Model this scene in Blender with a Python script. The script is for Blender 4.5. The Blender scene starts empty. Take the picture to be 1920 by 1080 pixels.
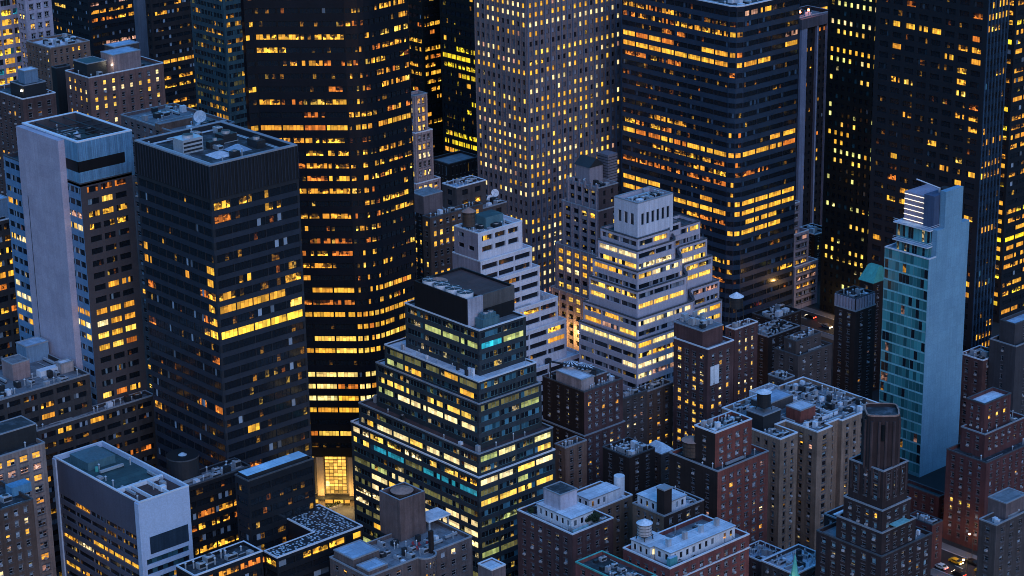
import bpy, math, random
from mathutils import Vector, Matrix
from mathutils.bvhtree import BVHTree
sc = bpy.context.scene
COL = sc.collection
R = math.radians
# ------------------------------------------------------------------ camera
H = 320.0
FPX, PITCH, ROLL, YAW = 4365.2, 0.33297, -0.017425, 0.72499
gx = Vector((math.cos(YAW), -math.sin(YAW), 0)); gy = Vector((math.sin(YAW), math.cos(YAW), 0))
_F = gy*math.cos(PITCH) + Vector((0, 0, -math.sin(PITCH)))
_U0 = gx.cross(_F)
CX = gx*math.cos(ROLL) + _U0*math.sin(ROLL); CU = -gx*math.sin(ROLL) + _U0*math.cos(ROLL); CF = _F
CAM = Vector((0, 0, H))
cd = bpy.data.cameras.new("camera"); cam = bpy.data.objects.new("camera", cd); COL.objects.link(cam)
cd.sensor_width = 36; cd.lens = FPX/1920*36; cd.clip_start = 5; cd.clip_end = 9000
mw = Matrix((CX, CU, -CF)).transposed().to_4x4(); mw.translation = CAM
cam.matrix_world = mw
sc.camera = cam
# ------------------------------------------------------------------ dusk sky and light
w = bpy.data.worlds.new("World"); sc.world = w; w.use_nodes = True
nt = w.node_tree; bg = nt.nodes['Background']
sky = nt.nodes.new('ShaderNodeTexSky'); sky.sky_type = 'NISHITA'; sky.sun_disc = False
SUN_EL, SUN_AZ = R(3.0), R(205)
sky.sun_elevation = SUN_EL; sky.sun_rotation = SUN_AZ; sky.ozone_density = 5.0; sky.air_density = 1.2; sky.dust_density = .6
tint = nt.nodes.new('ShaderNodeMix'); tint.data_type = 'RGBA'; tint.blend_type = 'MULTIPLY'; tint.inputs[0].default_value = 1
tint.inputs[7].default_value = (.90, .89, .79, 1)
nt.links.new(sky.outputs[0], tint.inputs[6]); bg.inputs[1].default_value = .15
tcw = nt.nodes.new('ShaderNodeTexCoord'); sx = nt.nodes.new('ShaderNodeSeparateXYZ'); nt.links.new(tcw.outputs['Generated'], sx.inputs[0])
mr = nt.nodes.new('ShaderNodeMapRange'); nt.links.new(sx.outputs[2], mr.inputs[0])      # added gradient: zenith raised, horizon dimmed, to brighten roofs and keep walls dark
for i_, v_ in enumerate((0, .9, .40, 3.2)): mr.inputs[i_+1].default_value = v_
vs = nt.nodes.new('ShaderNodeVectorMath'); vs.operation = 'SCALE'; nt.links.new(tint.outputs[2], vs.inputs[0]); nt.links.new(mr.outputs[0], vs.inputs['Scale']); nt.links.new(vs.outputs[0], bg.inputs[0])
sd = bpy.data.lights.new("sun", 'SUN'); so = bpy.data.objects.new("sun", sd); COL.objects.link(so)
sd.energy = .24; sd.angle = R(40); sd.color = (.82, .80, 1.0)
sdir = Vector((math.sin(SUN_AZ)*math.cos(R(30)), math.cos(SUN_AZ)*math.cos(R(30)), math.sin(R(30))))
so.rotation_euler = sdir.to_track_quat('Z', 'Y').to_euler(); so.location = (0, 0, 900)
sc.view_settings.view_transform = 'Standard'; sc.view_settings.look = 'None'; sc.view_settings.gamma = 1
sc.view_settings.exposure = 2.05
sc.cycles.use_denoising = True; sc.cycles.filter_width = 1.0; sc.cycles.max_bounces = 5; sc.cycles.diffuse_bounces = 3; sc.cycles.glossy_bounces = 3
sc.cycles.sample_clamp_indirect = 3; sc.cycles.sample_clamp_direct = 0
# ------------------------------------------------------------------ measuring helpers: photograph pixels (1920x1080) to metres
def ray(px, py):
    return (CF*FPX + CX*(px-960) - CU*(py-540)).normalized()
def at_z(px, py, z):
    d = ray(px, py); t = (z-H)/d.z; return CAM + d*t
def at_D(px, py, D):
    d = ray(px, py); t = D/(d.x*gy.x + d.y*gy.y); return CAM + d*t
def pix(p):
    q = Vector(p)-CAM; c = q.dot(CF); return 960+FPX*q.dot(CX)/c, 540-FPX*q.dot(CU)/c
def ext(p, d, px):                      # length along d from p until the picture column px
    q = Vector(p)-CAM; k = px-960
    return (k*q.dot(CF)-FPX*q.dot(CX))/(FPX*d.dot(CX)-k*d.dot(CF))
def z_of(x, y, py):
    q = Vector((x, y, 0))-CAM; k = 540-py; d = Vector((0, 0, 1))
    return (k*q.dot(CF)-FPX*q.dot(CU))/(FPX*d.dot(CU)-k*d.dot(CF))
XA, YA = Vector((1, 0, 0)), Vector((0, 1, 0))
# ------------------------------------------------------------------ materials
MATS = {}
def mat(name, c, rough=.8, var=.25, streak=.25, metal=0, spec=.3, scale=.15, bump=0):
    if name in MATS: return MATS[name]
    k_ = min(1, .36+max(c)*2.6); c = tuple(v*k_ for v in c)
    m = bpy.data.materials.new(name); MATS[name] = m; m.use_nodes = True
    n = m.node_tree; b = n.nodes['Principled BSDF']; L = n.links.new
    b.inputs['Roughness'].default_value = rough; b.inputs['Metallic'].default_value = metal
    b.inputs['Specular IOR Level'].default_value = spec
    g = n.nodes.new('ShaderNodeNewGeometry')
    def noise(sx, sz, det):
        mp = n.nodes.new('ShaderNodeMapping'); mp.inputs['Scale'].default_value = (sx, sx, sz); L(g.outputs['Position'], mp.inputs[0])
        t = n.nodes.new('ShaderNodeTexNoise'); t.inputs['Scale'].default_value = 1; t.inputs['Detail'].default_value = det; t.inputs['Roughness'].default_value = .65
        L(mp.outputs[0], t.inputs['Vector']); return t.outputs['Fac']
    def rng(src, lo, hi):
        r = n.nodes.new('ShaderNodeMapRange'); r.inputs[1].default_value = .3; r.inputs[2].default_value = .7
        r.inputs[3].default_value = lo; r.inputs[4].default_value = hi; L(src, r.inputs[0]); return r.outputs[0]
    a = rng(noise(scale, scale, 5), 1-var, 1+var*.5); s = rng(noise(1.3, .05, 3), 1-streak, 1+streak*.5)
    f = rng(noise(2.2, 2.2, 2), .88, 1.1)
    def mul(p, q):
        x = n.nodes.new('ShaderNodeMath'); x.operation = 'MULTIPLY'; L(p, x.inputs[0]); L(q, x.inputs[1]); return x.outputs[0]
    k = mul(mul(a, s), f)
    v = n.nodes.new('ShaderNodeVectorMath'); v.operation = 'SCALE'; v.inputs[0].default_value = c; L(k, v.inputs['Scale'])
    L(v.outputs[0], b.inputs['Base Color'])
    return m
def joints(m, w_, h_, dark=.6):
    n = m.node_tree; b = n.nodes['Principled BSDF']; L = n.links.new; src = b.inputs['Base Color'].links[0].from_socket
    g = n.nodes.new('ShaderNodeNewGeometry'); s_ = n.nodes.new('ShaderNodeSeparateXYZ'); L(g.outputs['Position'], s_.inputs[0])
    a = n.nodes.new('ShaderNodeMath'); a.operation = 'ADD'; L(s_.outputs[0], a.inputs[0]); L(s_.outputs[1], a.inputs[1])
    c = n.nodes.new('ShaderNodeCombineXYZ'); L(a.outputs[0], c.inputs[0]); L(s_.outputs[2], c.inputs[1])
    br = n.nodes.new('ShaderNodeTexBrick'); br.offset = 0; br.inputs['Scale'].default_value = 1; br.inputs['Mortar Size'].default_value = .05; br.inputs['Brick Width'].default_value = w_; br.inputs['Row Height'].default_value = h_
    br.inputs['Color1'].default_value = (1, 1, 1, 1); br.inputs['Color2'].default_value = (.90, .90, .92, 1); br.inputs['Mortar'].default_value = (dark, dark, dark, 1); L(c.outputs[0], br.inputs['Vector'])
    m2 = n.nodes.new('ShaderNodeMix'); m2.data_type = 'RGBA'; m2.blend_type = 'MULTIPLY'; m2.inputs[0].default_value = 1; L(src, m2.inputs[6]); L(br.outputs[0], m2.inputs[7]); L(m2.outputs[2], b.inputs['Base Color']); return m
def mat_roof(name, c, c2, seams=2.5):
    """flat roof membrane: patches, ponding stains, seams"""
    if name in MATS: return MATS[name]
    m = mat(name, c, .75, .3, 0); n = m.node_tree; b = n.nodes['Principled BSDF']; L = n.links.new
    src = b.inputs['Base Color'].links[0].from_socket
    g = n.nodes.new('ShaderNodeNewGeometry')
    t = n.nodes.new('ShaderNodeTexNoise'); t.inputs['Scale'].default_value = .35; t.inputs['Detail'].default_value = 6; t.inputs['Roughness'].default_value = .7
    L(g.outputs['Position'], t.inputs['Vector'])
    r = n.nodes.new('ShaderNodeMapRange'); r.inputs[1].default_value = .48; r.inputs[2].default_value = .62; L(t.outputs[0], r.inputs[0])
    mx = n.nodes.new('ShaderNodeMix'); mx.data_type = 'RGBA'; L(r.outputs[0], mx.inputs[0]); L(src, mx.inputs[6]); mx.inputs[7].default_value = (*c2, 1)
    br = n.nodes.new('ShaderNodeTexBrick'); br.inputs['Scale'].default_value = 1; br.inputs['Mortar Size'].default_value = .07
    br.inputs['Brick Width'].default_value = seams*2.2; br.inputs['Row Height'].default_value = seams
    br.inputs['Color1'].default_value = (1, 1, 1, 1); br.inputs['Color2'].default_value = (.66, .67, .70, 1); br.inputs['Mortar'].default_value = (.5, .5, .5, 1)
    L(g.outputs['Position'], br.inputs['Vector'])
    m2 = n.nodes.new('ShaderNodeMix'); m2.data_type = 'RGBA'; m2.blend_type = 'MULTIPLY'; m2.inputs[0].default_value = .8
    L(mx.outputs[2], m2.inputs[6]); L(br.outputs[0], m2.inputs[7]); L(m2.outputs[2], b.inputs['Base Color'])
    return m
def mat_glass():
    m = bpy.data.materials.new('window_glass'); m.use_nodes = True; n = m.node_tree; b = n.nodes['Principled BSDF']; L = n.links.new
    b.inputs['Roughness'].default_value = .12; b.inputs['Specular IOR Level'].default_value = .55; b.inputs['Base Color'].default_value = (.010, .014, .02, 1)
    at = n.nodes.new('ShaderNodeAttribute'); at.attribute_name = 'lit'
    tc = n.nodes.new('ShaderNodeUVMap'); tc.uv_map = 'UVMap'; sp = n.nodes.new('ShaderNodeSeparateXYZ'); L(tc.outputs[0], sp.inputs[0])
    g = n.nodes.new('ShaderNodeNewGeometry')
    def node(t, **k):
        x = n.nodes.new(t)
        for a, v in k.items(): setattr(x, a, v)
        return x
    # what stands in the room: furniture-like cells, soft noise, ceiling strips
    vo = node('ShaderNodeTexVoronoi'); vo.distance = 'CHEBYCHEV'; vo.inputs['Scale'].default_value = 1.1; L(g.outputs['Position'], vo.inputs['Vector'])
    sv = node('ShaderNodeSeparateColor'); L(vo.outputs['Color'], sv.inputs[0])
    no = node('ShaderNodeTexNoise'); no.inputs['Scale'].default_value = .7; no.inputs['Detail'].default_value = 4; L(g.outputs['Position'], no.inputs['Vector'])
    def rng(src, a, b_, lo, hi):
        r = node('ShaderNodeMapRange'); L(src, r.inputs[0])
        for i, v in enumerate((a, b_, lo, hi)): r.inputs[i+1].default_value = v
        return r.outputs[0]
    def ma(op, p, q):
        x = node('ShaderNodeMath', operation=op)
        for i, s in enumerate((p, q)):
            if isinstance(s, (int, float)): x.inputs[i].default_value = s
            else: L(s, x.inputs[i])
        return x.outputs[0]
    cells = rng(sv.outputs[0], .3, .62, .10, 1.2); soft = rng(no.outputs[0], .42, .58, .25, 1.3)
    rough_in = ma('MULTIPLY', cells, soft)
    ln = node('ShaderNodeTexNoise'); ln.inputs['Scale'].default_value = .16; ln.inputs['Detail'].default_value = 2; L(g.outputs['Position'], ln.inputs['Vector'])
    lvl = rng(ln.outputs[0], .38, .6, .22, 1.05); below = ma('LESS_THAN', sp.outputs[1], lvl)     # only the lower part of some rooms catches the light
    rough_in = ma('MULTIPLY', rough_in, rng(below, 0, 1, .10, 1.25))
    sill = ma('LESS_THAN', sp.outputs[1], .2); rough_in = ma('ADD', rough_in, ma('MULTIPLY', sill, .35))
    flat_in = rng(no.outputs[0], .35, .65, .7, 1.15)
    seed = at.outputs['Alpha']
    # seed > 1: an evenly lit pane (blinds, open office); below: a busy room
    even = ma('GREATER_THAN', seed, 1.0)
    mixp = node('ShaderNodeMix'); L(even, mixp.inputs[0]); L(rough_in, mixp.inputs[2]); L(flat_in, mixp.inputs[3])
    # half-drawn shade at the top of some panes
    fr = ma('FRACT', seed, 0); shade = ma('GREATER_THAN', sp.outputs[1], rng(fr, 0, 1, .45, 1.5))
    sh = rng(shade, 0, 1, 1, .55)
    k = ma('MULTIPLY', mixp.outputs[0], sh)
    v = node('ShaderNodeVectorMath', operation='SCALE'); L(at.outputs['Color'], v.inputs[0]); L(k, v.inputs['Scale'])
    blind = ma('GREATER_THAN', seed, 2.0)      # seed > 2: unlit pane, drawn blinds and sky reflection painted as base colour
    L(v.outputs[0], b.inputs['Emission Color']); L(ma('SUBTRACT', 1, blind), b.inputs['Emission Strength'])
    bc = node('ShaderNodeMix', data_type='RGBA'); L(blind, bc.inputs[0]); bc.inputs[6].default_value = (.010, .014, .02, 1)
    L(at.outputs['Color'], bc.inputs[7]); L(bc.outputs[2], b.inputs['Base Color'])
    try: m.cycles.emission_sampling = 'NONE'
    except Exception: pass
    return m
GLASS = mat_glass()
def mat_lamp(name, c, s):
    if name in MATS: return MATS[name]
    m = bpy.data.materials.new(name); MATS[name] = m; m.use_nodes = True; b = m.node_tree.nodes['Principled BSDF']
    b.inputs['Base Color'].default_value = (*c, 1); b.inputs['Emission Color'].default_value = (*c, 1); b.inputs['Emission Strength'].default_value = s
    return m
# ------------------------------------------------------------------ mesh collector
class MB:
    def __init__(s, base=(0, 0, 0)): s.v = []; s.f = []; s.m = []; s.mats = []; s.b = base; s.lit = []; s.uv = []
    def mi(s, m):
        if m not in s.mats: s.mats.append(m)
        return s.mats.index(m)
    def poly(s, pts, m, lit=None):
        i = len(s.v); bx, by, bz = s.b
        s.v += [(p[0]-bx, p[1]-by, p[2]-bz) for p in pts]; s.f.append(tuple(range(i, i+len(pts)))); s.m.append(s.mi(m)); s.lit.append(lit)
    def box(s, x0, y0, z0, x1, y1, z1, m, mt=None):
        a = [(x0, y0), (x1, y0), (x1, y1), (x0, y1)]; s.prism(a, z0, z1, m, mt)
    def prism(s, a, z0, z1, m, mt=None, bottom=True, a2=None):
        a2 = a2 or a; n = len(a)
        for i in range(n):
            j = (i+1) % n
            s.poly([(*a[i], z0), (*a[j], z0), (*a2[j], z1), (*a2[i], z1)], m)
        s.poly([(*p, z1) for p in a2], mt or m)
        if bottom: s.poly([(*p, z0) for p in reversed(a)], m)
    def rot(s, cx, cy, hx, hy, ang, z0, z1, m, mt=None):
        c, q = math.cos(ang), math.sin(ang)
        s.prism([(cx+c*u-q*v, cy+q*u+c*v) for u, v in ((-hx, -hy), (hx, -hy), (hx, hy), (-hx, hy))], z0, z1, m, mt)
    def cyl(s, cx, cy, r, z0, z1, m, n=16, r2=None, mt=None):
        r2 = r if r2 is None else r2
        A = lambda q: [(cx+q*math.cos(2*math.pi*i/n), cy+q*math.sin(2*math.pi*i/n)) for i in range(n)]
        s.prism(A(r), z0, z1, m, mt, True, A(max(r2, .02)))
    def bar(s, p, q, t, m):
        p, q = Vector(p), Vector(q); d = (q-p).normalized(); a = d.orthogonal().normalized()*t/2; b = d.cross(a)
        P = [p+a+b, p-a+b, p-a-b, p+a-b]; Q = [x+(q-p) for x in P]
        for i in range(4):
            j = (i+1) % 4; s.poly([P[j], P[i], Q[i], Q[j]], m)
        s.poly(P, m); s.poly(Q[::-1], m)
    def build(s, name, parent=None, **props):
        if not s.f: return None
        me = bpy.data.meshes.new(name); me.from_pydata(s.v, [], s.f)
        for m in s.mats: me.materials.append(m)
        me.polygons.foreach_set('material_index', s.m)
        if any(l is not None for l in s.lit):
            a = me.attributes.new('lit', 'FLOAT_COLOR', 'FACE'); buf = []
            for l in s.lit: buf += l if l is not None else (0, 0, 0, 0)
            a.data.foreach_set('color', buf)
            u = me.uv_layers.new(name='UVMap'); ub = []
            for f in s.f:
                ub += (0, 0, 1, 0, 1, 1, 0, 1) if len(f) == 4 else (0, 0)*len(f)
            u.data.foreach_set('uv', ub)
        me.update()
        o = bpy.data.objects.new(name, me); COL.objects.link(o)
        if parent: o.parent = parent
        else: o.location = s.b
        for k, v in props.items(): o[k] = v
        return o
def thing(name, label, cat, loc, group=None):
    o = bpy.data.objects.new(name, None); COL.objects.link(o); o.location = loc; o['label'] = label; o['category'] = cat
    o.empty_display_size = 2
    if group: o['group'] = group
    return o
# ------------------------------------------------------------------ lit window colours (linear emission)
AMB = (1.25, .52, .045); GOLD = (1.45, .70, .06); YEL = (1.6, .95, .14); CRM = (1.6, 1.22, .55); WHT = (1.5, 1.42, .95); ORG = (.95, .26, .03)
PNK = (.7, .36, .24); TEAL = (.02, .30, .42); DIMG = (.16, .15, .05); BLU = (.10, .17, .27); GRN = (.55, .62, .2)
P_OFF = [(AMB, 3), (GOLD, 4), (YEL, 1.2), (ORG, 1.6)]
P_TWR = [(AMB, 4), (GOLD, 3), (ORG, 1.5), (YEL, .8)]
P_WRM = [(YEL, 2), (CRM, 2), (GOLD, 1), (PNK, .6)]
P_CEN = [(YEL, 2.2), (CRM, 1.6), (GRN, 1.6), (DIMG, 2.5), (TEAL, .35), (GOLD, .6)]
P_RES = [(GOLD, 1.4), (CRM, 1.6), (AMB, 1), (PNK, .6)]
def pick(rg, pal):
    t = rg.random()*sum(w_ for _, w_ in pal)
    for c, w_ in pal:
        t -= w_
        if t <= 0: return c
    return pal[-1][0]
BLND = (.34, .42, .52)  # pale unlit panes: drawn blinds, and sky reflection put into the colour
DARK = (.0, .0, .0, .3)
LG = .26      # keeps lit rooms in balance with the exposure
def litc(rg, c, k, even):
    b = LG*k*rg.uniform(.45, 1.15); return (c[0]*b, c[1]*b*rg.uniform(.92, 1.06), c[2]*b, rg.random()*.98+.01+(1 if even else 0))
# ------------------------------------------------------------------ facades
MT_ = MATS
ALLWALL = []                # wall polygons for the sight test
def facade(M, p0, p1, z0, z1, st, wins, rg, special, ftop):
    p0 = Vector((*p0, 0)); p1 = Vector((*p1, 0)); u = p1-p0; Ln = u.length; u.normalize(); n = Vector((u.y, -u.x, 0))
    W, B = st['wall'], st.get('band', st['wall'])
    P = lambda a, z, d=0: (p0.x+u.x*a+n.x*d, p0.y+u.y*a+n.y*d, z)
    q = lambda a, b, c, d, m, o=0: M.poly([P(a, c, o), P(b, c, o), P(b, d, o), P(a, d, o)], m)
    fh = st['fh']; me = min(st.get('me', .9), Ln*.2); top = st.get('top', 1.2) if ftop is None else ftop
    wh = st.get('wh', .55)*fh; dep = st.get('dep', .35)
    nb = int((Ln-2*me)/st['bay']+.5) if Ln > 1.1 else 0
    if nb < 1 or st.get('blank'):
        q(0, Ln, z0, z1, W); nb = 0
    rows = []; z = z1-top
    while nb and z-wh > z0+.4:
        rows.append((z-wh, z)); z -= fh
    if nb and not rows: q(0, Ln, z0, z1, W)
    if rows:
        bw = (Ln-2*me)/nb; ow = st.get('ow', .8); ow = ow*bw if ow <= 1 else min(ow, bw*.95); zt = z1
        lit = st.get('lit', {}); pz = lit.get('p', .2); pal = lit.get('pal', P_OFF); fl = lit.get('fl', .35); run = lit.get('run', .5)
        K = st.get('k', 1); rowsn = st.get('r', 1); frm = st.get('frame', MATS['frame_dark']); skip = st.get('skip', 0)
        gain = lit.get('gain', 1)
        for fi, (a, b) in enumerate(rows):
            q(0, Ln, b, zt, W if (fi == 0) else B); zt = a
            rf = rg.random(); pf = 0 if rf < fl else pz*rg.choice((.5, .8, 1.2, 1.8)); fc = pick(rg, pal); fe = rg.random() < lit.get('even', .25)
            sp = next((s for s in special if a-.5*fh < s[0] <= b+.2*fh), None)
            part_sp = sp if (st.get('nosp') and sp and sp[1] > .05) else None
            if part_sp: sp = None
            if sp: pf = sp[1]; fc = sp[2]; fe = True
            on = rg.random() < pf
            x = 0
            for i in range(nb):
                c = me+(i+.5)*bw; x0, x1 = c-ow/2, c+ow/2
                if skip and rg.random() < skip: continue
                q(x, x0, a, b, W); x = x1
                for s_, t_, r_ in (((x0, a), (x1, a), 0), ((x1, b), (x0, b), 0), ((x0, b), (x0, a), 0), ((x1, a), (x1, b), 0)):
                    M.poly([P(s_[0], s_[1]), P(t_[0], t_[1]), P(t_[0], t_[1], -dep), P(s_[0], s_[1], -dep)], W)
                pm = pf
                if 'pos' in lit and not sp: pm = pf*next((m_ for u0_, u1_, m_ in lit['pos'] if u0_ <= c/Ln < u1_), 0)
                if rg.random() > run or pm != pf: on = rg.random() < pm
                sq = part_sp if (part_sp and 'spos' in st and st['spos'][0] <= c/Ln <= st['spos'][1]) else None
                if sq: on = rg.random() < sq[1]
                col = sq[2] if sq else fc if rg.random() < lit.get('same', .75) else pick(rg, pal)
                panes = []
                pu = st.get('pair', 0)
                for k_ in range(K):
                    for r_ in range(rowsn):
                        if on and rg.random() < (.97 if sp else lit.get('fill', .85)):
                            cc = litc(rg, col, gain*(sp[3] if sp else sq[3] if sq else 1), fe or rg.random() < .3)
                        elif rg.random() < lit.get('dim', .06): cc = litc(rg, pick(rg, pal), .22*gain, False)
                        elif rg.random() < lit.get('sky', .12): c_ = lit.get('skyc', BLND); k_3 = rg.uniform(.25, 1); cc = (c_[0]*k_3, c_[1]*k_3, c_[2]*k_3, 2.5)
                        else: cc = DARK
                        panes.append(cc)
                if 'sill' in st:            # stone sill and lintel
                    sm = st['sill']
                    for za, zb2, ex in ((a-.28, a, .14), (b, b+.30, .10)):
                        M.poly([P(x0-.15, za, ex), P(x1+.15, za, ex), P(x1+.15, zb2, ex), P(x0-.15, zb2, ex)], sm); M.poly([P(x0-.15, zb2, ex), P(x1+.15, zb2, ex), P(x1+.15, zb2, 0), P(x0-.15, zb2, 0)], sm); M.poly([P(x0-.15, za, 0), P(x1+.15, za, 0), P(x1+.15, za, ex), P(x0-.15, za, ex)], sm)
                if 'sill' in st and rg.random() < .16:      # window air conditioner
                    xm = (x0+x1)/2; g0, g1, gz = xm-.38, xm+.38, a+.5
                    M.poly([P(g0, a, .45), P(g1, a, .45), P(g1, gz, .45), P(g0, gz, .45)], MT_['tank_pale']); M.poly([P(g0, gz, .45), P(g1, gz, .45), P(g1, gz, -dep), P(g0, gz, -dep)], MT_['tank_pale'])
                    M.poly([P(g0, a, -dep), P(g0, a, .45), P(g0, gz, .45), P(g0, gz, -dep)], MT_['tank_pale']); M.poly([P(g1, a, .45), P(g1, a, -dep), P(g1, gz, -dep), P(g1, gz, .45)], MT_['tank_pale'])
                wins.append((p0, u, n, x0, x1, a, b, dep, K, rowsn, panes, frm))
            q(x, Ln, a, b, W)
        q(0, Ln, z0, zt, W)
        fin = st.get('fin')
        if fin:
            fw, fd, fm = fin; step = max(1, st.get('finstep', 1))
            for i in range(0, nb+1, step):
                c = me+i*bw
                for A_, B_ in (((c-fw/2, 0), (c-fw/2, fd)), ((c-fw/2, fd), (c+fw/2, fd)), ((c+fw/2, fd), (c+fw/2, 0))):
                    M.poly([P(A_[0], z0+.1, A_[1]), P(B_[0], z0+.1, B_[1]), P(B_[0], z1-.2, B_[1]), P(A_[0], z1-.2, A_[1])], fm)
                M.poly([P(c-fw/2, z1-.2, 0), P(c-fw/2, z1-.2, fd), P(c+fw/2, z1-.2, fd), P(c+fw/2, z1-.2, 0)], fm)
        led = st.get('ledge')
        if led:                     # thin proud course below some window rows
            every, ld, lm = led
            for fi, (a, b) in enumerate(rows):
                if fi % every: continue
                za, zb = a-.45, a-.12
                for A_, B_, C_, D_ in (((0, za, ld), (Ln, za, ld), (Ln, zb, ld), (0, zb, ld)), ((0, zb, ld), (Ln, zb, ld), (Ln, zb, 0), (0, zb, 0)), ((0, za, 0), (Ln, za, 0), (Ln, za, ld), (0, za, ld))):
                    M.poly([P(*A_), P(*B_), P(*C_), P(*D_)], lm)
def emit_window(Mw, wn):
    p0, u, n, x0, x1, a, b, dep, K, rn, panes, frm = wn
    P = lambda s, z, d: (p0.x+u.x*s+n.x*d, p0.y+u.y*s+n.y*d, z)
    Mw.poly([P(x0, a, -dep), P(x1, a, -dep), P(x1, b, -dep), P(x0, b, -dep)], frm)
    g = min(.09, (x1-x0)/K*.1); w_ = (x1-x0-g)/K; gh = min(.08, (b-a)*.05); h_ = (b-a-gh)/rn; i = 0; d = -dep+.03
    for k in range(K):
        for r in range(rn):
            s0 = x0+g+k*w_; s1 = x0+(k+1)*w_; t0 = a+gh+r*h_; t1 = a+(r+1)*h_
            Mw.poly([P(s0, t0, d), P(s1, t0, d), P(s1, t1, d), P(s0, t1, d)], GLASS, panes[i]); i += 1
def inset(poly, d):
    n = len(poly); out = []
    for i in range(n):
        a, b, c = Vector(poly[i-1]), Vector(poly[i]), Vector(poly[(i+1) % n])
        e1 = (b-a).normalized(); e2 = (c-b).normalized(); n1 = Vector((-e1.y, e1.x)); n2 = Vector((-e2.y, e2.x))
        m = (n1+n2); m = m/max(.3, m.dot(n1)); out.append((b.x+m.x*d, b.y+m.y*d))
    return out
def inside(p, poly):
    r = False; n = len(poly)
    for i in range(n):
        (x1, y1), (x2, y2) = poly[i], poly[(i+1) % n]
        if (y1 > p[1]) != (y2 > p[1]) and p[0] < (x2-x1)*(p[1]-y1)/(y2-y1)+x1: r = not r
    return r
# ------------------------------------------------------------------ shared materials
mat('frame_dark', (.02, .022, .028), .5); mat('frame_white', (.5, .52, .58), .6); mat('frame_bronze', (.05, .045, .04), .5); mat('frame_teal', (.16, .34, .40), .5)
mat_roof('roof_white', (.62, .66, .75), (.46, .50, .58)); mat_roof('roof_grey', (.20, .21, .24), (.12, .125, .14)); mat_roof('roof_dark', (.055, .06, .07), (.09, .10, .12))
mat_roof('roof_red', (.13, .07, .065), (.08, .05, .05)); mat_roof('roof_teal', (.06, .13, .14), (.03, .07, .08)); mat_roof('roof_blue', (.35, .47, .62), (.22, .32, .44))
mat('metal_light', (.5, .53, .58), .45, .2, .1, .5); mat('metal_dark', (.06, .065, .075), .5, .2, .1, .3); mat('wood_tank', (.12, .085, .07), .85, .3, .4)
mat('tank_pale', (.42, .40, .42), .7, .2, .4); mat('cone_rust', (.32, .20, .17), .8); mat('cone_white', (.6, .66, .75), .6); mat('concrete', (.35, .35, .38), .85); mat('copper', (.08, .38, .34), .6)
mat('coping_light', (.60, .64, .72), .6, .15, 0); mat('coping_grey', (.24, .26, .30), .7, .2, 0); mat('stone_trim', (.15, .135, .15), .85); mat('coping_dark', (.10, .11, .13), .7)
MT = MATS
BLDS = []
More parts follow.
